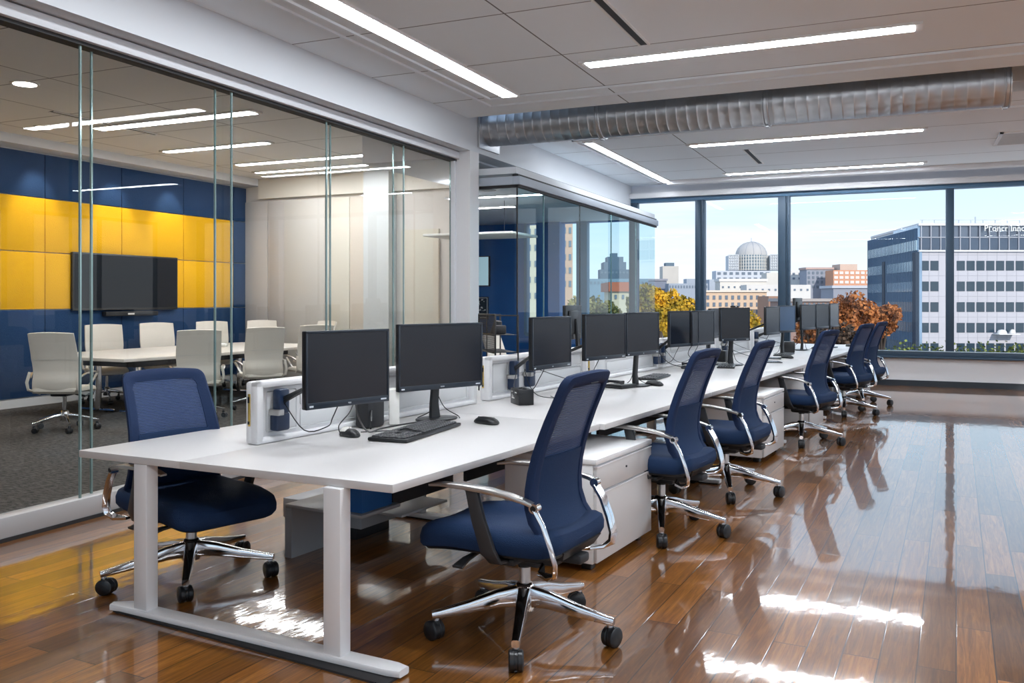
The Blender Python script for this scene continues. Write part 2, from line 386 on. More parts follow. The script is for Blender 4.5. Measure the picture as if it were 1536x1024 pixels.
# window frame: sill, head, mullions
mb = MB(); fy0, fy1 = YW-.05, YW+.12
mb.box(-4.72, XR, fy0, fy1, .50, .585, .006).box(-4.72, XR, fy0-.03, fy0+.03, .47, .505, .004)
for x0, x1 in ((-4.75, -4.60), (-3.50, -3.40), (-3.37, -3.33), (-2.03, -1.90), (-1.87, -1.83), (.64, .76), (3.2, 3.32), (5.5, 5.6)): mb.box(x0, x1, fy0, fy1, .585, 3.28, .004)
for x0, x1 in ((-3.40, -3.37), (-1.90, -1.87)): mb.box(x0, x1, fy0+.02, fy1, .585, 3.28)
win = mb.build('window_1', M['frame']); win['kind'] = 'structure'
MB().box(-4.72, XR, fy0, fy1, 3.275, 3.35, .006).build('window_head', mat('window_head_skylit', (.07, .16, .27), .4), win)  # head brighter than the frame: sky light put into its colour
MB().box(-4.6, XR, YW+.02, YW+.035, .56, 3.3).build('window_pane', M['winglass'], win)
MB().box(-4.6, XR, YW-.065, YW-.035, .585, .597).build('sill_trim', mat('sill_metal', (.45, .55, .62), .3, .6), win)
# windows of the right wall
for i, (a, b) in enumerate(((-2.5, .6), (1.1, 4.2), (4.7, 7.8), (8.3, 11.4), (11.9, 15.0))):
    mb = MB().box(XR+.05, XR+.13, a, a+.06, .8, 3.2).box(XR+.05, XR+.13, b-.06, b, .8, 3.2).box(XR+.05, XR+.13, a, b, .8, .86).box(XR+.05, XR+.13, a, b, 3.14, 3.2).box(XR+.05, XR+.13, (a+b)/2-.03, (a+b)/2+.03, .8, 3.2)
    o = mb.build('window_%d' % (i+2), M['frame']); o['kind'] = 'structure'

# ------------------------------------------------------------------ glass partition of the meeting room
gy = [-1.5, -.1, 1.3, 2.72, 4.18, 5.47, 6.87, 8.13, 9.36]
PLAB = ['frameless glass panel beside the camera, first of the meeting room wall', 'frameless glass panel second along the meeting room wall', 'frameless glass panel third along the meeting room wall',
        'large frameless glass panel at the left edge of the photo, in front of the near cream chair', 'frameless glass panel in front of the wall television', 'frameless glass panel right of the television with cream chair backs behind it',
        'frameless glass panel in front of the beige wall panels, behind the first monitor', 'frameless glass panel beside the white column']
for i in range(len(gy)-1):
    y0, y1 = gy[i]-(.065 if i else 0), gy[i+1]+(.065 if i < len(gy)-2 else 0); xo = XG-(.05 if i % 2 else 0)
    r = MB().box(xo-.012, xo, y0, y1, .14, 3.14).build('glass_partition', M['glass'])
    tag(r, PLAB[i], 'glass panel', 'glass panels of the meeting room wall')
    for y in (y0, y1): MB().box(xo-.0135, xo+.0015, y-.006, y+.006, .14, 3.14).build('polished_edge', M['greenedge'], r)
struct('trim_6', MB().box(XG-.10, XG+.06, YB, 9.38, 3.13, 3.215, .004), M['railmetal'])
struct('trim_7', MB().box(XG-.08, XG+.02, YB, 9.38, 3.105, 3.13), M['darkgap'])
struct('trim_8', MB().box(XG-.09, XG+.03, YB, 9.38, .02, .145, .004), mat('bottom_rail', (.55, .55, .56), .35, .2))
struct('trim_9', MB().box(XG-.08, XG+.04, YB, 9.38, 0, .022), M['darkgap'])
MBr = tag(MB().box(XG-.035, XG+.02, 9.33, 9.375, .145, 3.13, .003).build('door_jamb', M['railmetal']), None, None, None, 'structure')

# ------------------------------------------------------------------ meeting room
XT = -10.9; YF = 12.62
struct('wall_left', MB().box(XT-.2, XT, YB, YF+.2, 0, 3.7), M['wall'])
struct('wall_meeting_far', MB().box(XT, -6.45, YF, YF+.12, 0, 3.6), M['wall_warm'])
mb = MB(); mb.prism([(-6.5, YF+.05), (-6.44, YF+.09), (-4.90, 9.64), (-4.97, 9.60)], 0, 3.6); struct('wall_partition', mb, M['wall'])
struct('baseboard_left', MB().box(XT, XT+.05, YB, YF, 0, .11), M['base_white'])
struct('trim_10', MB().box(XT, XT+.35, YB, YF, 3.48, 3.6), M['wall'])
# felt panels
ysm = [4.7, 5.98, 7.25, 8.51, 9.82, 11.08, 12.26, 12.6]
rows = [('navyfelt', .12, 1.31, 'navy', 'bottom'), ('yellow', 1.31, 2.10, 'yellow', 'lower'), ('yellow', 2.10, 2.85, 'yellow', 'upper'), ('navyfelt', 2.85, 3.46, 'navy', 'top')]
where = ['in the seventh column left of the far corner', 'left of the photo edge beside the near end of the table', 'behind the near cream chair, at the photo edge', 'behind the left half of the television', 'behind the right half of the television', 'just right of the television', 'in the last full column before the corner', 'in the narrow strip at the far corner']
for i in range(len(ysm)-1):
    for (mm, z0, z1, cn, rn) in rows:
        if i == 6 and mm == 'yellow': mm, cn = 'navyfelt', 'navy'
        o = MB().box(XT, XT+.035, ysm[i]+.006, ysm[i+1]-.006, z0+.006, z1-.006, .006).build('acoustic_tile', M[mm])
        w_ = ['', '', 'at the left edge of the photo', 'behind the left half of the television', 'behind the right half of the television', 'right of the television', 'beside the navy corner strip', '']
        loc = {0: 'sixth column from the far corner', 1: 'fifth column from the corner', 2: 'at the left edge of the photo', 3: 'in the column of the television\'s left half', 4: 'in the column of the television\'s right half', 5: 'in the column just right of the television', 6: 'in the narrow strip at the far corner'}[i]
        tag(o, '%s felt wall panel, %s row, %s' % (cn, rn, loc), 'wall panel', 'felt panels on the television wall')
# TV + soundbar
t = empty('television', (XT+.04, 9.9, 1.29)); tag(t, 'large black wall television on the yellow felt wall', 'television')
MB().box(0, .055, -.99, .99, 0, .84, .008).build('casing', M['black'], t)
MB().box(.0555, .058, -.965, .965, .035, .815).build('screen', M['tvscreen'], t)
t = empty('soundbar', (XT+.04, 9.95, 1.20)); tag(t, 'slim black soundbar mounted under the television', 'soundbar')
MB().box(0, .09, -.5, .5, 0, .07, .012).build('body', M['blackmatte'], t); MB().box(.088, .093, -.1, .02, .02, .045).build('indicator', M['mousegrey'], t)
# far wall joinery: beige cupboards and pale pillar
def joinery():
    lab = ['tall grey-beige wall panel beside the navy corner', 'tall beige wall panel with a soft light spot on it', 'tall beige folding panel left of the cream panels', 'wide cream wall panel behind the first monitor', 'tall warm beige wall panel left of the pale pillar']
    for i, (x0, x1, mm) in enumerate(((-10.86, -10.36, 'g'), (-10.35, -9.98, 'g'), (-9.96, -9.10, 'g2'), (-9.09, -8.62, 'cr'), (-8.61, -8.22, 'wb'))):
        m_ = {'g': mat('panel_grey', (.50, .48, .46), .5), 'g2': mat('panel_beige', (.54, .52, .48), .5), 'cr': mat('panel_cream', (.64, .61, .52), .5), 'wb': mat('panel_warm', (.62, .56, .48), .5)}[mm]
        tag(MB().box(x0, x1, YF-.06-(.04 if i == 2 else 0), YF, .02, 3.2, .004).build('wall_cladding', m_), lab[i], 'wall panel', 'beige panels on the far meeting room wall')
joinery()
struct('wall_pillar', MB().box(-8.21, -7.72, YF-.25, YF, 0, 3.6), mat('pillar', (.58, .61, .61), .5))
struct('door_1', MB().box(-7.60, -6.9, YF-.05, YF, 0, 2.6), mat('door_cream', (.66, .61, .50), .45))
# ceiling bulkhead at the far side of the meeting room
struct('trim_11', MB().box(XT+.35, -6.45, YF-.08, YF, 3.25, 3.6), M['wall_cream'])
struct('sun_leak_closure', MB().box(-6.42, -6.36, 9.65, 12.7, 3.3, 3.7).box(-6.4, XG-.05, 9.62, 9.67, 3.2, 3.7), M['wall'])  # hidden closure added to stop sun leaking in above the soffit

# conference table
t = empty('conference_table', (-9.2, 9.4, 0)); tag(t, 'long white conference table in the glass-walled meeting room', 'table')
poly = [(-.85, -1.72), (.80, -1.78), (.95, -.6), (.95, 1.4), (.8, 2.1), (-.8, 2.1), (-.95, 1.4), (-.95, -.6)]
MB().prism(poly, .705, .745, bev=.006).build('tabletop', M['cream'] if False else mat('table_white', (.80, .76, .70), .3), t)
MB().box(-.45, .45, -1.3, 1.7, .60, .70, .01).build('underframe', M['blackmatte'], t)
for x, y in ((.35, -1.15), (-.35, -1.15), (.35, 1.5), (-.35, 1.5)):
    MB().tube([(x, y, .03), (x, y, .62)], .045, 16).tube([(x-.3, y, .02), (x+.3, y, .02)], .02, 8).build('leg', M['chrome'], t)
t = empty('conference_phone', (-9.35, 10.2, .746), .5); tag(t, 'small white conference device on the meeting table', 'conference phone')
MB().box(-.14, .14, -.10, .10, 0, .05, .015).build('body', M['paper'], t); MB().box(-.08, .08, -.101, -.096, .015, .035).build('display', M['dkpost'], t)

# ------------------------------------------------------------------ star base shared by the chairs
def star_base(root, R=.36, leg0=0.0, wheel_r=.042, sec=(.05, .055), arm_mat='chrome'):
    mb = MB().lathe([(.028, .10), (.044, .105), (.050, .13), (.050, .185), (.040, .215), (.031, .222)], 24)
    for k in range(5):
        a = leg0+k*2*PI/5; d = Vector((math.cos(a), math.sin(a), 0)); sd = (-d.y, d.x, 0)
        pts = [d*.03+Vector((0, 0, .165)), d*.12+Vector((0, 0, .158)), d*.24+Vector((0, 0, .132)), d*(R-.02)+Vector((0, 0, .112)), d*(R+.018)+Vector((0, 0, .108))]
        mb.bar(pts, [sec[0], sec[0]*.92, sec[0]*.75, sec[0]*.62, sec[0]*.56], [sec[1]*1.25, sec[1], sec[1]*.72, sec[1]*.5, sec[1]*.42], side=sd, bev=.5)
        mb.tube([d*R+Vector((0, 0, .112)), d*R+Vector((0, 0, .07))], .0125, 10)
    base = mb.build('star_base', M[arm_mat], root)
    for k in range(5):
        a = leg0+k*2*PI/5; d = Vector((math.cos(a), math.sin(a), 0)); sw = a+.6+k*1.1
        ax = Vector((math.cos(sw), math.sin(sw), 0)); c = d*R+Vector((ax.y, -ax.x, 0))*.012
        mb = MB()
        for sgn in (-1, 1):
            b_ = Matrix.Translation(c+ax*sgn*.016+Vector((0, 0, wheel_r))) @ ax.to_track_quat('Z', 'Y').to_matrix().to_4x4()
            mb.lathe([(.006, -.013), (wheel_r*.86, -.013), (wheel_r, -.008), (wheel_r, .008), (wheel_r*.86, .0135), (.006, .0145)], 22, mtx=b_)
        mb.tube([c-ax*.012+Vector((0, 0, wheel_r*1.02)), c+ax*.012+Vector((0, 0, wheel_r*1.02))], wheel_r*.93, 18)
        mb.tube([d*R+Vector((0, 0, .058)), d*R+Vector((0, 0, .085))], [.018, .014], 12)
        mb.build('caster', M['black'], root)
    return base

# ------------------------------------------------------------------ navy task chair
def back_profile(v):   # v 0 (bottom) .. 1 (top): returns y, z, half width
    K = [(0, -.275, .455, .235), (.10, -.222, .505, .243), (.22, -.180, .575, .242), (.36, -.172, .675, .236), (.52, -.192, .795, .229), (.70, -.236, .930, .221), (.86, -.287, 1.050, .214), (1, -.330, 1.150, .207)]
    for i in range(len(K)-1):
        if v <= K[i+1][0]+1e-9:
            a, b = K[i], K[i+1]; t = (v-a[0])/(b[0]-a[0]); 
            p0 = K[max(i-1, 0)]; p3 = K[min(i+2, len(K)-1)]
            def cr(j):
                m1 = (b[j]-p0[j])/max(1e-6, (b[0]-p0[0]))*(b[0]-a[0]); m2 = (p3[j]-a[j])/max(1e-6, (p3[0]-a[0]))*(b[0]-a[0])
                return (2*t**3-3*t**2+1)*a[j]+(t**3-2*t**2+t)*m1+(-2*t**3+3*t**2)*b[j]+(t**3-t**2)*m2
            return cr(1), cr(2), cr(3)
def back_pt(u, v, off=0.0, wscale=1.0):   # u -1..1
    y, z, w = back_profile(min(1, max(0, v))); crown = .030*(u*u)
    return Vector((u*w*wscale, y+crown+off, z-(.016*u*u*v)))
def task_chair(leg0, arms=True):
    root = empty('task_chair')
    star_base(root, .385, leg0, .042, (.056, .072))
    MB().tube([(0, 0, .20), (0, 0, .30)], .0255, 20).build('gas_cylinder', M['satin'], root)
    mb = MB().tube([(0, 0, .29), (0, 0, .37)], .029, 16)
    mb.box(-.10, .10, -.20, .17, .335, .395, .018).box(-.05, .05, -.10, .10, .30, .36, .02).box(-.20, .20, -.06, .03, .345, .375, .01).box(-.045, .045, -.29, -.12, .345, .385, .012)
    mb.build('tilt_mechanism', M['blackmatte'], root)
    for sgn, y in ((1, .16), (1, -.02), (-1, .16)):
        MB().bar([(sgn*.12, y, .36), (sgn*.22, y, .352), (sgn*.285, y, .335)], [.02, .035, .05], [.014, .014, .01], side=(0, 1, 0)).build('lever', M['dkpost'], root)
    def sd(x, y, z):
        k = max(0, (y-.16)/.2); z -= .024*k*k
        k2 = max(0, (-y-.12)/.2); z += .035*k2*k2
        z -= .012*max(0, 1-(x/.2)**2) if z > .47 else 0
        return (x*(1-.06*k), y, z)
    MB().pad(.51, .395, .275, .075, [(.045, .385), (.012, .392), (.004, .402), (.006, .408)], sd).build('seat_shell', M['blackmatte'], root)
    MB().pad(.54, .415, .285, .085, [(.012, .407), (.001, .425), (0, .455), (.008, .485), (.028, .502), (.06, .510), (.12, .513)], sd).build('seat', M['navy'], root)
    # back: frame ring, mesh field, lower pad
    loop = []
    r = .13
    for (cu, cv, a0) in ((1-r*1.2, 1-r*.45, 0), (-1+r*1.2, 1-r*.45, 90), (-1+r, .075, 180), (1-r, .075, 270)):
        for k in range(7):
            a = math.radians(a0+90*k/6); ru = r*1.2 if cv > .5 else r; rv = r*.45 if cv > .5 else .075
            loop.append((cu+ru*math.cos(a), cv+rv*math.sin(a)))
    full = []
    for i, p in enumerate(loop):
        q = loop[(i+1) % len(loop)]; full.append(p)
        d_ = math.dist(p, q)
        if d_ > .25:
            n = max(2, int(d_/.09))
            for j in range(1, n): full.append((p[0]+(q[0]-p[0])*j/n, p[1]+(q[1]-p[1])*j/n))
    b = bmesh.new(); rings = []; cen = Vector((0, .5))
    for (u, v) in full:
        iu = u*(1-.24) ; iv = v+( -.085 if v > .9 else (.09 if v < .12 else 0))
        if v > .9: iu = u*.78
        o0 = back_pt(u, v, 0); i0 = back_pt(iu, iv if v > .9 or v < .12 else v, 0)
        sec = [(0.0, .012), (.0, -.008), (.12, -.019), (.5, -.022), (.9, -.015), (1.0, -.002), (1.0, .004), (.6, .012), (.2, .018)]
        rings.append([b.verts.new(o0.lerp(i0, s_)+Vector((0, t_, 0))) for s_, t_ in sec])
    n = len(rings); k_ = len(rings[0])
    for i in range(n):
        for k in range(k_): b.faces.new((rings[i][k], rings[i][(k+1) % k_], rings[(i+1) % n][(k+1) % k_], rings[(i+1) % n][k]))
    bmesh.ops.recalc_face_normals(b, faces=b.faces[:])
    MB().merge(b, None, True).build('back_frame', M['navypad'], root)
    MB().grid(lambda u, v: back_pt((u*2-1)*.80, .46+.48*v, -.004), 16, 14, .003).build('back_mesh', M['weave'], root)
    MB().grid(lambda u, v: back_pt((u*2-1)*.80, .03+.50*v, -.012), 16, 12, lambda u, v: .02+.008*math.sin(PI*u)*math.sin(PI*v)).build('lumbar_pad', M['navy'], root)
    MB().bar([back_pt(-.18, .93, -.024), back_pt(.18, .93, -.024)], .003, .004, side=(0, 0, 1)).build('maker_tab', M['bezel'], root)
    # rear support bar under the shell
    MB().bar([(0, -.12, .365), (0, -.20, .372), (0, -.255, .395), (0, -.275, .43)], [.16, .2, .30, .36], [.02, .018, .016, .012], side=(1, 0, 0)).build('back_carrier', M['blackmatte'], root)
    if arms:
        for sg in (-1, 1):
            x = sg*.292
            arm = MB().bar([(x-sg*.015, .30, .662), (x-sg*.008, .24, .672), (x, .12, .676), (x, 0, .670), (x, -.10, .658), (x-sg*.004, -.175, .640), (x-sg*.008, -.205, .628)],
                           [.030, .046, .056, .056, .046, .036, .03], [.010, .015, .018, .018, .017, .017, .016], side=(1, 0, 0)).build('armrest', M['satin'], root)
            MB().tube([(x-sg*.008-.017, -.205, .622), (x-sg*.008+.017, -.205, .622)], .020, 16).build('pivot', M['chrome'], arm)
            MB().tube([(x-sg*.008+sg*.014, -.205, .622), (x-sg*.008+sg*.0195, -.205, .622)], .012, 14).build('pivot_cap', M['black'], arm)
            MB().bar([(x, .085, .668), (x-sg*.002, .055, .55), (x-sg*.006, .01, .42), (x-sg*.03, -.01, .375), (x-sg*.12, -.012, .362)], [.055, .062, .066, .06, .05], [.022, .020, .020, .016, .012], side=(0, 1, 0)).build('arm_post', M['dkpost'], arm)
            MB().bar([(x-sg*.008, -.205, .615), (x-sg*.006, -.24, .56), (x-sg*.006, -.272, .48), (x-sg*.01, -.292, .41), (x-sg*.018, -.288, .37), (x-sg*.035, -.255, .348), (x-sg*.07, -.20, .345), (x-sg*.15, -.16, .352)],
                     [.036, .036, .036, .036, .036, .036, .034, .024], [.022, .020, .020, .019, .019, .018, .016, .013], side=(sg*.9, -.5, 0)).build('arm_brace', M['chrome'], arm)
    return root

GR = 'navy task chairs along the window side of the desk row'
chairs = [  # n, s, turn, label
    (.232, .681, 0, 'navy mesh task chair nearest the camera, in front of the first desk'),
    (.145, 2.59, -.06, 'navy mesh task chair second from the camera, just past the first white drawer cabinet'),
    (.175, 3.875, -.05, 'navy mesh task chair third from the camera, just before the second drawer cabinet'),
    (.17, 6.551, -.22, 'navy mesh task chair fourth in the row, in front of the third drawer cabinet'),
    (.15, 9.142, -.25, 'navy mesh task chair second from the windows'),
    (.165, 10.33, -.16, 'navy mesh task chair farthest away, closest to the windows')]
proto = task_chair(math.radians(90+42))
for i, (n, s, tr, lab) in enumerate(chairs):
    o = proto if i == 0 else copy_tree(proto)
    o.location = W(n, s); o.rotation_euler = (0, 0, PI/2-TH+tr); tag(o, lab, 'office chair', GR)
o = copy_tree(proto); o.location = (-3.38, 3.50, 0); o.scale = (1.10, 1.0, .93); o.rotation_euler = (0, 0, -PI/2-.30); tag(o, 'navy mesh task chair left of the first desk, beside the glass wall', 'office chair')

# ------------------------------------------------------------------ cream meeting chairs
def meeting_chair():
    root = empty('meeting_chair'); star_base(root, .33, .3, .032, (.035, .035))
    MB().tube([(0, 0, .2), (0, 0, .40)], .022, 14).build('gas_cylinder', M['chrome'], root)
    MB().box(-.09, .09, -.14, .12, .385, .43, .015).tube([(.08, .05, .40), (.2, .06, .37)], .012, 8).build('tilt_mechanism', M['blackmatte'], root)
    MB().pad(.52, .25, .24, .07, [(.03, .435), (.004, .445), (0, .465), (.01, .485), (.05, .497)], lambda x, y, z: (x, y, z-.04*max(0, (y-.12)/.13)**2)).build('seat', M['cream'], root)
    P = [(-.205, .42), (-.245, .47), (-.258, .56), (-.235, .66), (-.245, .76), (-.275, .88), (-.315, 1.0), (-.345, 1.09)]
    def prof(v):
        k = v*(len(P)-1); i = min(int(k), len(P)-2); t = k-i; t2 = t*t*(3-2*t)*.3+t*.7
        return P[i][0]+(P[i+1][0]-P[i][0])*t2, P[i][1]+(P[i+1][1]-P[i][1])*t2
    def bp(u, v):
        y, z = prof(v); w = .268-.02*v-.018*math.sin(PI*min(1, v*1.6)); q = (u*2-1); return (q*w, y+.045*q*q, z-.012*q*q*v)
    MB().grid(bp, 18, 24, .022).build('backrest', M['cream'], root)
    MB().grid(lambda u, v: tuple(Vector(bp(.02+.96*u, .615+.006*v))+Vector((0, -.0008, 0))), 12, 1, -.002).build('back_seam', M['confgrey'], root)
    for sg in (-1, 1):
        MB().bar([(sg*.265, -.215, .60), (sg*.300, -.12, .64), (sg*.305, .05, .648), (sg*.300, .14, .63), (sg*.25, .165, .56), (sg*.21, .08, .45), (sg*.1, .04, .425)], [.028]*7, [.016]*7, side=(1, 0, 0)).build('armrest', M['satin'], root)
        MB().bar([(sg*.262, -.225, .66), (sg*.275, -.262, .55), (sg*.268, -.245, .47), (sg*.18, -.16, .42)], [.03]*4, [.018]*4, side=(1, 0, 0)).build('back_bracket', M['cream'], root)
    return root
mc = meeting_chair(); first = True
G2 = 'cream chairs around the meeting table'
for (x, y, rz, lab) in (
    (-8.50, 6.90, .42, 'cream meeting chair at the near head of the table, turned away'),
    (-7.78, 8.15, .85, 'cream meeting chair backed to the glass, left of the pair behind the navy chair'),
    (-7.75, 9.25, .95, 'cream meeting chair backed to the glass, right of the pair behind the navy chair'),
    (-7.78, 10.35, 1.0, 'cream meeting chair backed to the glass, partly hidden behind the first monitor'),
    (-10.25, 9.0, -2.15, 'cream meeting chair against the navy wall, under the left of the television'),
    (-10.25, 9.98, -2.15, 'cream meeting chair against the navy wall, under the right of the television'),
    (-10.20, 11.05, -2.3, 'cream meeting chair against the navy wall, just right of the television'),
    (-10.0, 12.0, -2.4, 'cream meeting chair in front of the navy corner strip'),
    (-8.95, 12.0, PI-.3, 'cream meeting chair at the far head of the table, before the beige panels')):
    o = mc if first else copy_tree(mc); first = False
    o.location = (x, y, 0); o.rotation_euler = (0, 0, rz); tag(o, lab, 'meeting chair', G2)

# ------------------------------------------------------------------ desks
LD = [0, 1.98, 4.02, 6.25, 8.35, 10.4, 12.2]
ordn = ['first', 'second', 'third', 'fourth', 'fifth', 'sixth']
for i in range(6):
    L0, L1 = LD[i], LD[i+1]; ln = L1-L0; t = empty('bench_desk', W(0, L0), ROT_ROW)
    tag(t, 'white double bench desk, %s' % ['nearest the camera with both front legs in view', 'second in the row, next after the nearest', 'third in the row from the camera', 'third in the row from the windows', 'second in the row from the windows', 'last in the row at the window end'][i], 'desk', 'white bench desks in a row')
    e = .03 if i else 0
    MB().prism([(-1.12, -.02), (0, .055), (0, ln-.003), (-1.12, ln-.003)], .697, .73, m=M['white'], bev=.002).build('desktop', None, t) if i == 0 else MB().box(-1.12, e, .003, ln-.003, .697, .73, .002, M['white']).build('desktop', None, t)
    MB().box(-1.77, -1.126, -.0 if i else -.11, ln-.003, .697, .73, .002, M['white']).build('desktop', None, t) if i else \
        MB().prism([(-1.1205, -.02), (-1.1205, ln-.003), (-1.77, ln-.003), (-1.77, -.063)], .697, .73, m=M['white'], bev=.002).build('desktop', None, t)
    ys = [.055] if i == 0 else [.12]
    if i == 5: ys.append(ln-.1)
    for y in ys:
        fr_ = MB()
        def skew(n): return y-(.06*(-n/1.5) if i == 0 else 0)
        fr_.bar([(-1.56, skew(-1.56)-.03, .022), (-1.50, skew(-1.5), .022), (.0, skew(0), .022), (.055, skew(0), .022)], [.05, .085, .085, .06], [.028]*4, side=(0, 1, 0), bev=.5)
        fr_.build('foot_beam', M['whitemetal'], t)
        MB().box(-1.54, .04, y-.10 if i == 0 else y-.03, y+.03, 0, .008).build('foot_pad', M['darkgap'], t)
        for n in (-1.37, -.27):
            MB().box(n-.045, n+.045, skew(n)-.032, skew(n)+.032, .03, .697, .006).build('leg', M['whitemetal'], t)
    for y in (.20, ln-.3): MB().box(-1.65, -.12, y, y+.06, .660, .696, .003).build('crossbar', M['greymetal'], t)
    MB().box(-1.00, -.975, 1.32 if i == 0 else .1, ln-.05, .28, .695, .003).build('modesty_panel', mat('dark_mesh_panel', (.035, .036, .04), .7), t)

# desk screens (white tray-like rail panels) standing on the desks
def desk_screen(s0, s1, lab, idx):
    t = empty('desk_screen', W(-1.15, s0, .73), ROT_ROW); ln = s1-s0; H_ = .31
    tag(t, lab, 'desk screen', 'white screens along the middle of the desks')
    MB().box(-.065, -.02, 0, ln, 0.002, H_, .014).build('board', M['whitemetal'], t)
    MB().box(-.03, .018, 0, ln, H_-.035, H_, .012).box(-.03, .018, 0, ln, 0.002, .03, .01).box(-.03, .018, 0, .045, 0.002, H_, .012).box(-.03, .018, ln-.045, ln, 0.002, H_, .012).build('rim', M['whitemetal'], t)
    MB().box(-.022, -.012, .09, .30, .05, H_-.055, .012).box(-.022, -.014, .33, ln-.09, .05, .15, .01).box(-.022, -.014, .33, ln-.09, .165, H_-.055, .01).build('recess_tray', mat('tray_white', (.70, .71, .72), .35), t)
    q = MB().box(-.045, -.030, -.004, .004, .09, .25, .003).build('socket_strip', M['gold'], t)
    MB().box(-.043, -.032, -.006, .002, .205, .235).box(-.043, -.032, -.006, .002, .10, .115).build('socket', M['black'], q)
    return t
SC = [(.45, 2.46), (2.62, 4.25), (4.38, 5.95), (6.08, 7.75), (7.88, 9.55), (9.68, 11.5)]
SL = ['white desk screen nearest the camera with a brass socket strip on its end', 'white desk screen behind the small black box', 'white desk screen behind the pair of monitors past the nearest navy chair', 'white desk screen behind the fourth group of monitors', 'white desk screen second from the windows', 'white desk screen at the window end of the row']
for i, (a, b) in enumerate(SC): desk_screen(a, b, SL[i], i)

# ------------------------------------------------------------------ monitors
def monitor(p, nrm_angle, h0, kind, lab, w=.56, h=.35, scr='screen', anchor=None, logo=None):
    """p world position of the screen centre (xy); screen bottom at h0 above floor; kind arm|stand|none"""
    t = empty('monitor', (p.x, p.y, .731), nrm_angle); tag(t, lab, 'monitor', 'black monitors on the desk row')
    z0 = h0-.731; zc = z0+h/2
    MB().box(-w/2, w/2, -.028, .0, z0, z0+h, .005).box(-w*.36, w*.36, -.048, -.026, z0+.05, z0+h-.05, .012).build('casing', M['black'], t)
    MB().box(-w/2, w/2, -.001, .006, z0, z0+.030, .002).box(-w/2, w/2, -.001, .006, z0+h-.012, z0+h, .002).box(-w/2, -w/2+.011, -.001, .006, z0, z0+h, .002).box(w/2-.011, w/2, -.001, .006, z0, z0+h, .002).build('bezel', M['bezel'], t)
    MB().box(-w/2+.01, w/2-.01, 0, .0025, z0+.028, z0+h-.011).build('screen', M[scr], t)
    if logo:
        R_ = Matrix.Translation((0, .0065, z0+.015)) @ Matrix.Rotation(PI, 4, 'Z') @ Matrix.Rotation(PI/2, 4, 'X')
        text_mesh(logo, .015, M['logo'], t, 'maker_logo', R_)
        MB().box(-w/2+.02, -w/2+.055, .006, .0067, z0+.011, z0+.018).box(w/2-.04, w/2-.018, .006, .0067, z0+.010, z0+.018).build('printed_mark', M['logo'], t)
    if kind == 'stand':
        MB().bar([(0, -.07, 0.012), (0, -.075, .10), (0, -.055, z0+.10), (0, -.05, z0+.2)], [.07, .055, .05, .06], [.035, .03, .025, .02], side=(1, 0, 0), bev=.6).build('stand_neck', M['black'], t)
        def ov(k): a = 2*PI*k/28; return (.14*math.cos(a), -.05+.095*math.sin(a))
        MB().prism([ov(k) for k in range(28)], 0.001, .012, bev=.003).build('stand_foot', M['black'], t)
        MB().tube(smooth([(.01, -.08, z0+.06), (-.04, -.10, z0-.03), (-.10, -.10, .06), (-.17, -.06, .008), (-.12, .02, .006)]), .003, 6).tube(smooth([(-.01, -.08, z0+.06), (-.05, -.10, z0-.04), (-.03, -.13, .05), (.06, -.16, .006)]), .003, 6).build('cable', M['black'], t)
    elif kind == 'arm':
        a = Vector(anchor) - Vector((p.x, p.y, 0)); a.rotate(Matrix.Rotation(-nrm_angle, 3, 'Z')); a.z = 0
        ax, ay = a.x, a.y
        # bracket fixed to the desk screen
        rb = ROT_ROW-nrm_angle
        m4 = Matrix.Translation((ax, ay, 0)) @ Matrix.Rotation(rb, 4, 'Z')
        MB().box(-.028, .028, -.045, .045, .055, .145, .012, mtx=m4).box(-.02, .035, -.035, .035, .14, .265, .012, mtx=m4 @ Matrix.Rotation(-.0, 4, 'Y')).build('arm_bracket', M['bluebracket'], t)
        MB().box(-.03, .04, -.05, -.01, .135, .165, .004, mtx=m4).build('bracket_clamp', M['satin'], t)
        for k, dz in enumerate((0, .018, -.012)):
            e_ = Vector((-.02+.02*k, -.045, zc-.02)); s_ = Vector((ax, ay, .19+dz)); mid = s_.lerp(e_, .5)+Vector((0, 0, .02-dz*1.2))
            q = [s_*(1-t_)**2+mid*2*t_*(1-t_)+e_*t_*t_ for t_ in [j/8 for j in range(9)]]
            MB().tube(q, .011 if k < 2 else .006, 8).build('arm_rod', M['black'], t)
        MB().tube([(0, -.05, zc), (0, -.075, zc)], .03, 14).build('mount_plate', M['black'], t)
        MB().tube(smooth([(.03, -.03, z0+.02), (.04, -.07, z0-.06), (.0, -.16, .10), (.06, -.26, .08), (ax, ay+.03, .2)]), .003, 6).build('cable', M['black'], t)
    return t
def mon_from(px0, d0, px1, d1, **k):
    a, b = at(px0, d0), at(px1, d1); c = (a+b)/2; d = (b-a); n = Vector((d.y, -d.x)); ang = math.atan2(-n.x, n.y)
    return c, ang
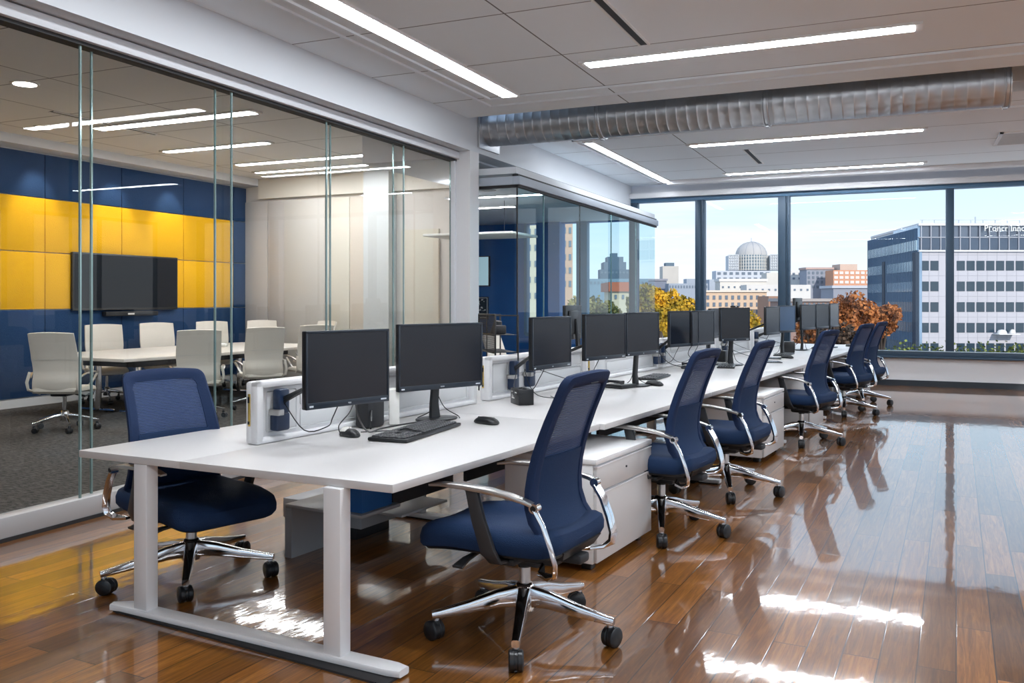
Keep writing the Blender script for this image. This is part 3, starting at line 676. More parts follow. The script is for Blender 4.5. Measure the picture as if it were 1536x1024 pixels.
specs = [
 ((459, 3.95, 582, 4.33), .945, .355, 'arm', 'large black monitor nearest the camera, on an arm over the first desk', .6, 'vas'),
 ((598, 4.98, 722.5, 5.40), .918, .385, 'stand', 'large black monitor with an oval stand foot behind the keyboard on the first desk', .35, 'vmm'),
 ((798, 5.65, 856, 6.08), .985, .345, 'arm', 'black monitor on an arm above the small black box', 2.95, 'vas'),
 ((877, 6.55, 938, 6.98), .985, .35, 'arm', 'left one of the pair of monitors just past the nearest chair back', 3.2, 'vas'),
 ((939.5, 7.02, 988, 7.46), .99, .35, 'stand', 'right one of the pair of monitors, behind the second keyboard', .35, 'vas'),
 ((1016, 8.55, 1037, 8.72), .985, .35, 'arm', 'narrow-looking dark monitor left behind the one beside the third chair', 5.9, None),
 ((1038, 8.70, 1071, 9.10), .985, .35, 'arm', 'black monitor just left of the square frontal monitor', 6.05, None),
 ((1079, 9.40, 1126, 9.62), 1.0, .36, 'stand', 'squarish monitor facing the camera with a small camera on top', .35, 'vas'),
 ((1149, 10.75, 1169, 11.15), 1.01, .35, 'arm', 'grey-looking monitor left of the bluish one', 8.3, None),
 ((1170, 11.25, 1192, 11.6), 1.02, .35, 'stand', 'monitor with a bluish screen past the frontal one', .35, None),
 ((1202, 12.0, 1223, 12.4), 1.03, .35, 'arm', 'first of the three small monitors at the window end', 9.8, None),
 ((1224, 12.45, 1243, 12.85), 1.035, .35, 'stand', 'middle of the three small monitors at the window end', .35, None),
 ((1246, 13.0, 1257, 13.35), 1.04, .35, 'stand', 'last monitor of the row, closest to the windows', .35, None)]
M['screen_gloss'] = mat('glossy_dark_screen', (.006, .008, .012), .1, 0, .5)
M['screen_blue'] = mat('bluish_screen', (.02, .07, .16), .3, 0, .6)
for i, (g, h0, h, kind, lab, anc, logo) in enumerate(specs):
    c, ang = mon_from(*g)
    d = (at(g[2], g[3])-at(g[0], g[1])).length
    w = min(.60, max(.50, d)) if i != 1 else .625 if i != 5 else .42
    if i == 7: w = .42
    monitor(c, ang, h0, kind, lab, w, h, 'screen_blue' if i == 9 else ('screen_gloss' if i == 5 else 'screen'), W(-1.13, anc) if kind == 'arm' else None, logo)
# the camera clipped on the frontal monitor
c, ang = mon_from(1079, 9.40, 1126, 9.62)
t = empty('webcam', (c.x, c.y, 1.361), ang); tag(t, 'tiny black webcam on top of the square frontal monitor', 'webcam')
MB().box(-.05, .05, -.025, .01, 0, .02, .006).build('body', M['black'], t); MB().tube([(0, .009, .01), (0, .014, .01)], .006, 10).build('lens', M['chrome'], t)
# monitors on the opposite side of the row, seen from behind
def back_monitor(px0, d0, px1, d1, h0, lab, w, face):
    a, b = at(px0, d0), at(px1, d1); c = (a+b)/2; d = b-a; n = Vector((-d.y, d.x)); ang = math.atan2(-n.x, n.y)
    return monitor(c, ang if face else ang+PI, h0, 'stand', lab, w, .33)
back_monitor(845, 8.3, 868, 8.75, 1.06, 'black monitor across the row, above the bin of the printer', .5, True)
back_monitor(1190, 12.3, 1200, 12.7, 1.14, 'monitor across the row whose edge shows above the bluish screen', .5, True)
back_monitor(1066, 9.5, 1079, 9.9, 1.02, 'monitor across the row half hidden left of the frontal monitor', .45, False)

# ------------------------------------------------------------------ keyboards, mice, small things on the desks
def keyboard():
    t = empty('keyboard'); 
    MB().prism([(-.225, -.075), (.225, -.075), (.225, .075), (-.225, .075)], 0.001, .016, bev=.005).build('case', M['black'], t)
    mb = MB()
    for r_ in range(6):
        x = -.213; y = .052-r_*.0215
        n = [15, 14, 14, 13, 12, 9][r_]
        ws = [.0185]*n
        if r_ == 5: ws = [.024, .02, .024, .115, .024, .02, .024, .02, .02]
        for w_ in ws:
            mb.box(x, x+w_-.002, y-.009, y+.009, .014, .0235, .003, seg=1); x += w_
        x0 = .083
        if r_ in (0, 1, 2, 4, 5):
            for k in range(3): mb.box(x0+k*.0185, x0+k*.0185+.0165, y-.009, y+.009, .014, .0235, .003, seg=1)
        for k in range(4): mb.box(.143+k*.0185, .143+k*.0185+.0165, y-.009, y+.009, .014, .0235, .003, seg=1)
    mb.build('keys', M['keys'], t)
    return t
kb = keyboard(); kb.location = W(-.70, 1.17, .731); kb.scale = (1.46, 1.5, 1.2); kb.rotation_euler = (0.03*0, 0, PI/2-TH+PI+.16); tag(kb, 'black keyboard in front of the two nearest monitors', 'keyboard', 'keyboards on the desks')
for (n, s, lab, a) in ((-.80, 4.95, 'black keyboard beneath the pair of monitors', .1), (-.62, 6.62, 'black keyboard in front of the square frontal monitor', .25), (-.55, 8.95, 'black keyboard in front of the bluish monitor', .05), (-.50, 11.0, 'farthest black keyboard, before the last monitors', .1)):
    o = copy_tree(kb); o.scale = (1.15, 1.2, 1); o.location = W(n, s, .731); o.rotation_euler = (0, 0, PI/2-TH+PI+a); tag(o, lab, 'keyboard', 'keyboards on the desks')
def mouse(kind):
    t = empty('mouse')
    def d(x, y, z): return (x*(1-.18*max(0, y/.06)), y, z*(1-.35*max(0, (y+.0)/.06)**2-.15*max(0, -y/.06)**2))
    MB().pad(.062, .058, .062, .028, [(.004, .001), (0, .008), (.002, .018), (.008, .028), (.016, .034), (.024, .037)], d).build('shell', M['black'], t)
    if kind:
        MB().pad(.054, .0, .056, .025, [(-.003, .024), (.000, .031), (.008, .040), (.02, .044)], d).build('palm_cover', M['mousegrey'], t)
    else:
        MB().box(-.003, .003, .02, .04, .028, .034, .002).build('scroll_wheel', M['dkpost'], t)
    return t
m1 = mouse(True); m1.location = W(-.93, .90, .731); m1.rotation_euler = (0, 0, -1.9); m1.scale = (1.15,)*3; tag(m1, 'black mouse with a silver palm cover below the nearest monitor', 'mouse', 'mice on the desks')
m2 = mouse(False); m2.location = W(-.57, 1.66, .731); m2.rotation_euler = (0, 0, 1.25); m2.scale = (1.25, 1.5, 1.1); tag(m2, 'long black mouse right of the nearest keyboard', 'mouse', 'mice on the desks')
for (n, s, a, lab) in ((-.55, 4.28, 1.2, 'black mouse below the pair of monitors, by the nearest chair back'), (-.66, 5.98, 1.7, 'black mouse beside the second chair back, before the narrow dark monitor'), (-.38, 8.35, 1.0, 'black mouse near the desk edge past the third chair'), (-.15, 11.6, 1.2, 'small black mouse at the far end of the row')):
    o = copy_tree(m2); o.location = W(n, s, .731); o.rotation_euler = (0, 0, a); tag(o, lab, 'mouse', 'mice on the desks')
def phone(n, s, a, lab):
    t = empty('desk_phone', W(n, s, .731), a); tag(t, lab, 'phone', 'black desk phones')
    MB().prism([(-.10, -.09), (.10, -.09), (.10, .09), (-.10, .09)], .001, .03, bev=.008).build('body', M['black'], t)
    MB().bar([(-.075, -.08, .05), (-.075, -.05, .055), (-.075, .05, .055), (-.075, .08, .05)], [.05, .035, .035, .05], [.03, .02, .02, .03], side=(1, 0, 0), bev=.6).build('handset', M['black'], t)
    MB().box(0, .08, .03, .07, .03, .034).box(0, .08, -.06, .015, .03, .033, .002).build('keypad', M['greymetal'], t)
phone(-.72, 3.98, 1.2, 'black phone on the desk behind the nearest chair back')
phone(-.86, 6.2, 1.5, 'black phone tucked under the narrow dark monitor')
# black box with pale print
t = empty('box', W(-.86, 2.60, .731), ROT_ROW-.72); tag(t, 'small black box with pale print standing below the third monitor', 'box')
MB().box(-.085, .085, -.055, .055, 0, .105, .004).build('carton', M['black'], t)
MB().box(-.055, .0, -.0565, -.055, .038, .046).box(-.062, -.04, -.0565, -.055, .082, .086).box(.01, .045, -.0565, -.055, .078, .085).box(-.05, -.045, -.0565, -.055, .046, .066).box(-.03, -.024, -.0565, -.055, .046, .058).build('print', M['paper'], t)
MB().bar([(-.03, 0, .107), (.02, .01, .115), (.05, 0, .108)], .03, .006, side=(0, 1, 0)).build('open_flap', M['dkpost'], t)
# white paper holder beside monitor 2's foot and dark cabinet behind it
t = empty('document_holder', W(-1.03, 1.40, .731), ROT_ROW-.9); tag(t, 'white upright leaflet holder with a yellow sticker between the two nearest monitors', 'leaflet holder')
MB().prism([(-.062, -.03), (.062, -.03), (.062, .03), (-.062, .03)], .001, .20, bev=.006).build('holder', M['paper'], t)
MB().box(-.045, .02, -.0312, -.030, .165, .188).build('sticker', M['gold'], t)
MB().box(-.04, -.03, -.0312, -.030, .085, .10).box(-.005, .022, -.0312, -.030, .09, .093).box(.03, .036, -.0312, -.03, .05, .06).build('print', M['dkpost'], t)
t = empty('power_block', W(-1.06, 1.22, .731), ROT_ROW); tag(t, 'bulky black docking block with cables, left of the white leaflet holder', 'docking station')
MB().box(-.05, .05, -.075, .075, 0, .20, .02).build('body', M['blackmatte'], t)
MB().tube(smooth([(.03, -.03, .2), (.05, -.06, .27), (.0, -.08, .30), (-.02, -.02, .2)]), .006, 7).tube([(.0, .03, .2), (.03, .0, .30), (.04, -.08, .32)], .005, 7).tube([(.05, -.05, .1), (.09, -.1, .05), (.07, -.08, .005)], .005, 7).build('cable', M['black'], t)
# cables lying on the first desk
def cable(pts, r, lab):
    P = [Vector(W(n, s, z)) for n, s, z in pts]; q = []
    for i in range(len(P)-1):
        p0 = P[max(i-1, 0)]; p1 = P[i]; p2 = P[i+1]; p3 = P[min(i+2, len(P)-1)]
        for j in range(6):
            t = j/6; q.append(.5*((2*p1)+(p2-p0)*t+(2*p0-5*p1+4*p2-p3)*t*t+(3*p1-p0-3*p2+p3)*t**3))
    q.append(P[-1])
    tag(MB().tube(q, r, 7).build('cable', M['black']), lab, 'cable', 'black cables on the desks')
cable([(-.66, .62, .96), (-.72, .72, .86), (-.85, .95, .755), (-.95, 1.2, .736), (-.93, 1.45, .736), (-.86, 1.62, .736)], .0045, 'thick black cable dropping from the nearest monitor and running behind the keyboard')
cable([(-.70, .66, .95), (-.80, .74, .88), (-.92, .80, .80), (-.95, .85, .745)], .0028, 'thin black cable hanging down to the silver-topped mouse')
cable([(-.96, 1.02, .736), (-.88, 1.12, .735), (-.80, 1.25, .735), (-.80, 1.4, .735)], .003, 'thin black cable lying between the mouse and the keyboard')
cable([(-.98, 2.85, .95), (-.95, 2.86, .84), (-.9, 2.9, .76), (-.82, 3.0, .735), (-.9, 3.1, .735)], .003, 'thin cable coiling under the monitor above the small black box')
cable([(-1.0, 5.55, .95), (-.95, 5.7, .83), (-.9, 5.85, .78), (-.85, 6.1, .74), (-.8, 6.3, .736)], .004, 'black cable looping down beside the second chair back')
cable([(-.9, 6.35, .98), (-1.0, 6.5, .85), (-.9, 6.7, .75), (-.75, 6.75, .736), (-.7, 6.95, .736)], .004, 'black cable looping under the square frontal monitor')
cable([(-.9, 7.7, 1.02), (-.98, 7.9, .88), (-.85, 8.1, .78), (-.75, 8.3, .736)], .004, 'black cable hanging left of the bluish monitor')
t = empty('power_block', W(-.88, 7.35, .731), ROT_ROW); tag(t, 'black cable box beside the square frontal monitor', 'cable box')
MB().box(-.05, .05, -.06, .06, 0, .13, .01).build('body', M['black'], t); MB().tube([(0, 0, .13), (.03, .03, .2), (.02, .09, .25)], .006, 7).build('cable', M['black'], t)
t = empty('desk_speaker', W(-.62, 9.55, .731), ROT_ROW+.3); tag(t, 'black cube speaker beneath the three far monitors', 'speaker')
MB().box(-.07, .07, -.07, .07, 0, .15, .01).build('body', M['black'], t); MB().tube([(.07, 0, .08), (.075, 0, .08)], .045, 16).build('speaker_cone', M['dkpost'], t)
for (n, s, a, lab) in ((-.36, 7.55, .4, 'thin black folder lying on the desk past the third chair'), (-.5, 8.2, .2, 'black tablet lying left of the far cube speaker')):
    t = empty('tablet', W(n, s, .731), ROT_ROW+a); tag(t, lab, 'tablet'); MB().box(-.09, .09, -.13, .13, 0, .010, .004).build('body', M['black'], t); MB().box(-.08, .08, -.12, .12, .0102, .0108).build('screen', M['screen'], t)

# ------------------------------------------------------------------ drawer cabinets
def cabinet(n, s, ln, lab):
    t = empty('drawer_cabinet', W(n, s), ROT_ROW); tag(t, lab, 'drawer cabinet', 'white drawer cabinets under the desks'); dp = .56; hh = .60
    MB().box(-dp, -.022, 0, ln, .045, hh-.032, .003).build('body', M['whitemetal'], t)
    MB().box(-dp, .0, -.004, ln+.004, hh-.030, hh, .003).build('cabinet_top', M['whitemetal'], t)
    for k, (a, b) in enumerate(((.425, .560), (.052, .415))):
        d = MB().box(-.020, 0, .006, ln-.006, a, b, .003).build('drawer', M['white'], t)
        if k == 0: MB().tube([(.0, ln/2, (a+b)/2+.01), (.006, ln/2, (a+b)/2+.01)], .006, 10).build('lock', M['dkpost'], d)
        MB().box(-.02, .003, .006, ln-.006, b-.004, b+.001).build('pull_lip', M['edge'], d)
    for x in (-.08, -dp+.08):
        for y in (.07, ln-.07): MB().box(x-.03, x+.03, y-.03, y+.03, 0.0, .045, .008).build('caster', M['black'], t)
    return t
cabinet(.16, 1.585, .80, 'white two-drawer cabinet behind the nearest navy chair')
cabinet(.135, 5.18, .76, 'white two-drawer cabinet between the third and fourth navy chairs')
cabinet(.13, 7.15, .76, 'white drawer cabinet behind the fourth navy chair')
cabinet(.10, 11.1, .7, 'white drawer cabinet at the far end of the desk row')
# low grey cupboard and storage under the near desk (far side)
t = empty('storage_unit', W(-1.86, 1.36), ROT_ROW); tag(t, 'low grey metal storage unit under the far side of the first desk', 'storage unit')
MB().box(0, .62, 0, .50, .10, .22, .006).build('drawer_box', M['greymetal'], t)
MB().box(.10, .50, .10, .42, 0, .10, .004).build('plinth', M['dkpost'], t)
MB().box(.30, .40, .06, .12, .22, .62, .004).box(.41, .50, .06, .12, .22, .62, .004).build('upright', M['greymetal'], t)
MB().box(.62, .9, .02, .48, .20, .215, .003).build('side_shelf', M['greymetal'], t)
t = empty('storage_box', W(-1.03, 1.15, .30), ROT_ROW); tag(t, 'blue storage box with white papers under the first desk', 'box')
MB().box(-.12, .08, -.13, .13, 0, .26, .006).build('bin', M['bluewall'], t); MB().box(-.10, .06, -.11, .11, .255, .275, .004).build('papers', M['paper'], t)
MB().box(-.45, .1, -.16, .18, -.02, -.001, .004).box(-.45, -.4, -.16, .18, -.30, -.02).build('shelf_bracket', M['greymetal'], t)

# black mesh organiser and printer on the opposite desk side
t = empty('mesh_organiser', W(-1.42, 3.05, .731), ROT_ROW-.75); tag(t, 'black wire-mesh desk organiser with compartments across the row', 'desk organiser')
mb = MB(); w_, h_ = .235, .60
for x in (-w_, w_): mb.box(x-.006, x+.006, -.006, .006, 0, h_, .003)
for x in (0,): mb.box(x-.004, x+.004, -.004, .004, 0, h_, .002)
for z in (.32, .45, h_): mb.box(-w_, w_, -.006, .006, z-.006, z+.006, .003)
for x in (-w_, w_): mb.box(x-.005, x+.005, 0, .18, h_-.01, h_, .002).box(x-.005, x+.005, .17, .18, 0, h_, .002)
mb.build('wire_frame', M['black'], t)
mb = MB()
for k in range(33): mb.box(-w_+k*w_/16-.002, -w_+k*w_/16+.002, -.001, .001, .32, h_)
for k in range(19): mb.box(-w_, w_, -.001, .001, .32+k*.0155-.001, .32+k*.0155+.001)
mb.box(-w_, w_, 0, .17, .322, .326).box(-w_, w_, 0, .17, .45, .453)
mb.build('mesh_front', M['blackmatte'], t)
MB().tube([(-.02, .08, .455), (-.0, .09, .55)], [.05, .03], 12).box(.06, .12, .03, .12, .454, .52, .01).build('contents', M['dkpost'], t)
t = empty('printer', W(-1.42, 4.95, .731), ROT_ROW-.3); tag(t, 'dark blue-black printer across the row behind the pair of monitors', 'printer')
MB().box(-.16, .14, -.17, .17, 0, .24, .02, M['blackmatte']).build('body', None, t); MB().box(-.02, .141, -.15, .15, .13, .245, .01, M['bluebracket']).build('front_cover', None, t); MB().box(-.1, .1, -.12, .12, .24, .26, .004, M['paper']).build('paper_tray', None, t)
# white plastic chair backs on the far side
for (n, s, a, lab) in ((-2.25, 5.0, .2, 'white-backed chair across the row beside the mesh organiser'), (-2.1, 8.3, -.2, 'white-backed chair across the row in front of the yellow tree')):
    o = copy_tree(mc); o.location = W(n, s); o.rotation_euler = (0, 0, -PI/2-TH+a); tag(o, lab, 'meeting chair')

# ------------------------------------------------------------------ ceiling fittings
def strip(x0, x1, y0, y1, lab, m='lamp', z=ZC, grp='long ceiling lights'):
    cx, cy = (x0+x1)/2, (y0+y1)/2; t = empty('ceiling_light', (cx, cy, z)); tag(t, lab, 'ceiling light', grp)
    a, b = (x1-x0)/2, (y1-y0)/2; f = .018; horiz = a > b; ec = .06
    ea, eb = (ec, f) if horiz else (f, ec)
    MB().box(-a-ea, a+ea, -b-eb, -b, -.022, 0).box(-a-ea, a+ea, b, b+eb, -.022, 0).box(-a-ea, -a, -b, b, -.022, 0).box(a, a+ea, -b, b, -.022, 0).build('housing', M['lampframe'], t)
    MB().box(-a, a, -b, b, -.025, -.004).build('diffuser', M[m], t)
    return t
l1 = strip(-3.86, -3.70, 3.0, 8.45, 'long ceiling light running away from the camera beside the bulkhead', 'lampl')
MB().tube([(.0, -.82, -.02), (0, -.82, .0)], .012, 8).build('suspension_clip', M['chrome'], l1)
strip(-2.63, .08, 7.53, 7.69, 'ceiling light in front of the steel duct')
strip(-3.98, -3.86, 11.4, 15.8, 'ceiling light running towards the window behind the duct', 'lampl')
strip(-2.70, .22, 12.14, 12.27, 'crosswise ceiling light first behind the duct')
strip(-2.75, .28, 15.13, 15.25, 'crosswise ceiling light closest to the windows')
strip(-2.63, .08, 3.3, 3.46, 'crosswise ceiling light above the camera side of the desks')
strip(-2.63, .08, -1.0, -.84, 'crosswise ceiling light behind the camera')
for k, y in enumerate((-.9, 1.3, 3.4, 5.5, 7.6, 12.2)): strip(2.4, 4.9, y, y+.14, ['rearmost added fill light over the right aisle', 'second added fill light over the right aisle, level with the camera', 'added fill light over the right aisle beside the first desk', 'added fill light over the right aisle beside the third desk', 'added fill light over the right aisle by the duct end', 'added fill light over the right aisle towards the windows'][k])  # unseen strips added to brighten the cabinet fronts facing the aisle
G3 = 'meeting room ceiling lights'
strip(-9.22, -6.78, 7.9, 8.05, 'nearest crosswise light in the meeting room', 'lampc', 3.6, G3)
strip(-9.75, -7.92, 9.54, 9.66, 'second crosswise light in the meeting room, the shorter one', 'lampc', 3.6, G3)
strip(-9.65, -7.01, 10.94, 11.06, 'third crosswise light in the meeting room', 'lampc', 3.6, G3)
strip(-9.95, -7.3, 11.75, 11.84, 'farthest crosswise light in the meeting room', 'lampc', 3.6, G3)
strip(-9.2, -6.8, 4.6, 4.75, 'crosswise light in the near part of the meeting room, off to the left', 'lampc', 3.6, G3)
def disc(x, y, z, r, lab):
    t = empty('downlight', (x, y, z)); tag(t, lab, 'downlight', 'round downlights')
    MB().lathe([(r, -.012), (r+.02, -.008), (r+.025, 0)], 28).build('trim_ring', M['lampframe'], t)
    MB().lathe([(.01, -.0135), (r*.97, -.0135), (r*.97, -.0125)], 28).build('lens', M['disc'], t)
disc(-8.0, 6.04, 3.6, .11, 'larger round downlight in the meeting room, near the left edge'); disc(-9.79, 7.65, 3.6, .095, 'smaller round downlight close to the navy wall')
for k, y in enumerate((8.35, 9.65, 10.75)):
    L_ = bpy.data.lights.new('spot', 'SPOT'); L_.energy = 50; L_.spot_size = math.radians(55); L_.spot_blend = .8; L_.color = (1, .9, .8); L_.shadow_soft_size = .03
    o = bpy.data.objects.new('wall_spot', L_); C.objects.link(o); o.location = (XT+.5, y, 3.55); o.rotation_euler = (0, math.radians(28), 0)
# slot diffusers
def slot(x, y0, y1, lab, z=ZC, w=.05):
    t = empty('slot_diffuser', (x, (y0+y1)/2, z)); tag(t, lab, 'air vent', 'slot diffusers'); b = (y1-y0)/2
    MB().box(-w, -w+.018, -b, b, -.012, 0).box(w-.018, w, -b, b, -.012, 0).build('flange', M['lampframe'], t)
    MB().box(-w+.018, w-.018, -b, b, -.004, .0).build('slot_opening', M['darkgap'], t)
slot(-2.0, 5.3, 7.25, 'dark slot diffuser in the ceiling in front of the duct'); slot(-2.06, 12.9, 14.3, 'short slot diffuser between the two far crosswise lights'); slot(-8.9, 7.05, 8.6, 'dark slot diffuser in the meeting room ceiling', 3.6)
t = empty('air_grille', (1.5, 13.4, ZC)); tag(t, 'square ceiling air grille at the right edge of the photo', 'air vent')
MB().box(-.36, .36, -.5, -.46, -.02, 0).box(-.36, .36, .46, .5, -.02, 0).box(-.36, -.32, -.5, .5, -.02, 0).box(.32, .36, -.5, .5, -.02, 0).build('frame', M['lampframe'], t)
mb = MB()
for k in range(22): mb.box(-.32, .32, -.45+k*.042, -.44+k*.042, -.018, -.002)
mb.build('slats', M['lampframe'], t); MB().box(-.32, .32, -.46, .46, -.004, -.001).build('backing', M['dkpost'], t)

# ------------------------------------------------------------------ the duct
t = empty('ventilation_duct', (XL+.01, 9.87, 3.58)); tag(t, 'round spiral steel ventilation duct hanging in the ceiling slot', 'duct'); DL = 5.62; DR = .235
RX = Matrix.Rotation(PI/2, 4, 'Y')
prof = []; x = .0
while x < DL:
    prof += [(DR, x), (DR, x+.098), (DR+.0022, x+.102), (DR+.0022, x+.108), (DR, x+.112)]; x += .115
MB().lathe(prof, 40, mtx=RX).build('spiral_tube', M['duct'], t)
for a, n_ in ((1.45, 'coupling_collar'), (3.33, 'coupling_collar'), (DL-.02, 'end_collar')):
    MB().lathe([(DR, a), (DR+.016, a), (DR+.018, a+.01), (DR+.006, a+.018), (DR+.006, a+.045), (DR+.018, a+.052), (DR+.016, a+.062), (DR, a+.062)], 40, mtx=RX).build(n_, M['duct'], t)
MB().box(-.005, .02, -.29, .29, -.29, .29, .003).build('wall_flange', M['duct'], t)
for a in (1.48, 3.36, DL): MB().tube([(a, 0, DR), (a, 0, .80)], .006, 6).box(a-.02, a+.02, -.03, .03, -DR-.03, -DR-.01, .004).build('hanger', M['duct'], t)

# ------------------------------------------------------------------ second glass room
X2 = -4.25; Y2 = 9.72
hd = MB().box(X2-.04, X2+.05, Y2-.05, YW+.0, 2.83, 2.93, .004).box(-4.86, X2-.04, Y2-.05, Y2+.04, 2.83, 2.93, .004); struct('trim_12', hd, mat('box_header', (.36, .40, .46), .5))
struct('trim_13', MB().box(X2-.06, X2+.015, Y2-.02, YW, 2.93, 2.96).box(X2-.02, X2+.02, Y2-.02, YW, 2.80, 2.83).box(-4.86, X2, Y2-.02, Y2+.02, 2.80, 2.83), M['darkgap'])
struct('ceiling_glass_room', MB().prism([(-8.8, YW), (-8.8, YF+.15), (-6.40, YF+.15), (-4.85, Y2), (X2-.02, Y2), (X2-.02, YW)], 2.97, 3.05), M['bulk'])
y2s = [Y2, 10.57, 11.96, 13.45, 14.86, YW-.06]
G2L = ['first bluish side panel of the second glass room, at its near corner', 'second bluish side panel of the second glass room', 'third bluish side panel, middle of the second glass room', 'fourth bluish side panel, before the stepped tower outside', 'last bluish side panel of the second glass room, at the window']
for i in range(5):
    r = MB().box(X2-.012, X2, y2s[i]+.006, y2s[i+1]-.006, .03, 2.82).build('glass_partition', M['glassblue']); tag(r, G2L[i], 'glass panel', 'side panels of the second glass room')
    MB().box(X2-.014, X2+.002, y2s[i]-.004, y2s[i]+.007, .03, 2.82).build('dark_joint', M['darkgap'] if i in (0, 2) else M['greenedge'], r)
r = MB().box(-4.86, X2-.03, Y2-.006, Y2+.006, .03, 2.82).build('glass_partition', M['glass']); tag(r, 'front glass panel of the second room, right of the white column', 'glass panel')
struct('trim_14', MB().box(X2-.03, X2+.01, Y2, YW, 0, .03).box(-4.86, X2, Y2-.02, Y2+.02, 0, .03), M['greymetal'])
struct('wall_blue', MB().box(-10.2, -6.90, YW, YW+.2, 0, 3.05), M['bluewall'])
struct('wall_blue_side', MB().box(-8.9, -8.75, YF+.15, YW, 0, 3.05), M['bluewall'])
struct('wall_blue_pillar', MB().box(-6.63, -6.14, YW-.12, YW+.2, 0, 3.05), M['bluewall'])
struct('wall_glass_room_sill', MB().box(-6.9, XL-.05, YW, YW+.2, 0, .75).box(-6.9, XL-.05, YW, YW+.2, 2.95, 3.6), M['bluewall'])
mb = MB()
for x0, x1 in ((-6.93, -6.87), (-5.82, -5.60), (-4.76, -4.66)): mb.box(x0, x1, YW-.04, YW+.12, .75, 2.97, .004)
mb.box(-6.9, -4.7, YW-.04, YW+.12, .72, .79)
struct('window_7', mb, mat('blue_frame', (.06, .17, .28), .4))
t = empty('display', (-7.85, YW-.07, 1.72)); tag(t, 'pale blue wall display on the blue wall, right of the white column', 'display')
MB().box(-.6, .17, 0, .06, 0, .62, .01).build('casing', M['black'], t); MB().box(-.58, .15, -.003, 0, .02, .6).build('screen', M['pale'], t)
t = empty('picture', (-7.78, YW-.03, 1.05)); tag(t, 'dark blue and white abstract print on the blue wall below the display', 'picture')
MB().box(-.34, .06, 0, .02, 0, .46, .003).build('panel', M['bezel'], t)
mb = MB().box(-.32, .04, -.003, 0, .03, .045).box(-.32, .04, -.003, 0, .43, .442).box(-.32, -.308, -.003, 0, .03, .44).box(.028, .04, -.003, 0, .03, .44)
for k in range(26):
    a = random.uniform(-.27, .0); b = random.uniform(.08, .4); mb.box(a, a+random.uniform(.01, .05), -.003, 0, b, b+random.uniform(.004, .03))
mb.build('white_strokes', M['paper'], t)
t = empty('reflection_slab', (-6.0, 12.3, 2.42)); tag(t, 'flat white slab imitating a ceiling reflection in the second glass room', 'reflection stand-in')  # white slab added in place of ceiling reflected in the glass
MB().box(-.75, .75, -.5, .5, 0, .035, .006).build('panel', M['paper'], t); MB().tube([(-.4, 0, .03), (-.4, 0, .55)], .004, 6).tube([(.4, 0, .03), (.4, 0, .55)], .004, 6).build('cable', M['black'], t)
for (x, y, z, lab) in ((-5.25, 10.9, 2.97, 'round ceiling vent inside the second glass room'), (-5.35, 11.0, 3.2, 'round ceiling vent on the soffit right of the white column')):
    if z > 3: x, y = -5.05, 9.72
    t = empty('round_vent', (x, y, z)); tag(t, lab, 'air vent')
    MB().lathe([(.17, -.02), (.19, -.012), (.2, 0)], 28).build('ring', M['lampframe'], t); MB().lathe([(.02, -.024), (.06, -.024), (.065, -.020)], 20).lathe([(.09, -.0225), (.15, -.0225), (.155, -.020)], 24).build('louvre', M['dkpost'], t)
o = strip(-6.2, -4.6, 11.6, 11.7, 'crosswise ceiling light in the second glass room', 'lampc', 2.97, None)
o = strip(-6.9, -5.75, 12.95, 13.05, 'short ceiling light at the left of the second glass room', 'lampc', 2.97, None)

# ------------------------------------------------------------------ the city
GZ = -12.0
def facade_mat(name, col, rough=.7, var=.08): return mat(name, col, rough, 0, .3, .35, 0, var)
def glassy(name, col, rough=.12, metal=.6): return mat(name, col, rough, metal, .6, .25, 0, .35)
M['dwin'] = mat('dark_window', (.02, .045, .07), .12, 0, .8)
M['dwin2'] = mat('far_window', (.14, .18, .23), .3, 0, .6)
def bldg(name, px0, px1, d, ytop, depth, m, label, d1=None, z0=GZ, cat='building', poly=None):
    a = at(px0, d); b = at(px1, d1 or d); v = b-a; ang = math.atan2(v.y, v.x); t = empty(name, (a.x, a.y, z0), ang); tag(t, label, cat)
    h = zat(ytop, d)-z0
    if poly: MB().prism(poly(v.length), 0, h).build('wall', m, t)
    else: MB().box(0, v.length, 0, depth, 0, h).build('wall', m, t)
    return t, v.length, h
def windows(t, xs, zs, w, h, m, y=-.12, rev=True):
    me = None
    for z in zs:
        for x in xs:
            if me is None:
                o = MB().box(0, w, y, .1, 0, h).build('window', m, t); me = o
            else: o = me.copy(); C.objects.link(o)
            o.location = (x, 0, z)
def zl(py, d): return zat(py, d)-GZ
# right office block
d = 130.0
bt, L_, H_ = bldg('office_building', 1377, 1760, d, 375, 40, facade_mat('office_stone', (.50, .49, .53)), 'big pale office block with rows of dark windows at the right', None, poly=lambda L: [(0, 0), (L, 0), (L, 28), (4.1, 28)])
ppm = FPX/d
p0 = at(1377, d)
def lx(px): # local x on the front face of this block
    return (at(px, d)-p0).length
xs = [lx(1381), lx(1395.5)]+[lx(1435+14.75*k) for k in range(16)]
windows(bt, xs, [zl(y+14, d) for y in (391.5, 422.5, 453.5, 484.5, 515)], 1.18, 1.42, M['dwin'], -.06)
mb = MB()
for k in range(8): mb.box(0, lx(1750), -.02, .0, zl(383+k*31-1+.5, d), zl(383+k*31-1, d))
for k in range(25): mb.box(lx(1378.5+14.6*k), lx(1378.5+14.6*k)+.05, -.02, 0, 2, zl(376, d))
mb.build('panel_joints', mat('stone_joint', (.38, .38, .42), .8), bt)
MB().prism([(.05, 0), (37.7, 0), (37.7, 27), (4.1, 27)], zl(375, d), zl(337.5, d)).build('glass_storeys', glassy('roof_glass', (.16, .19, .24), .15, .5), bt)
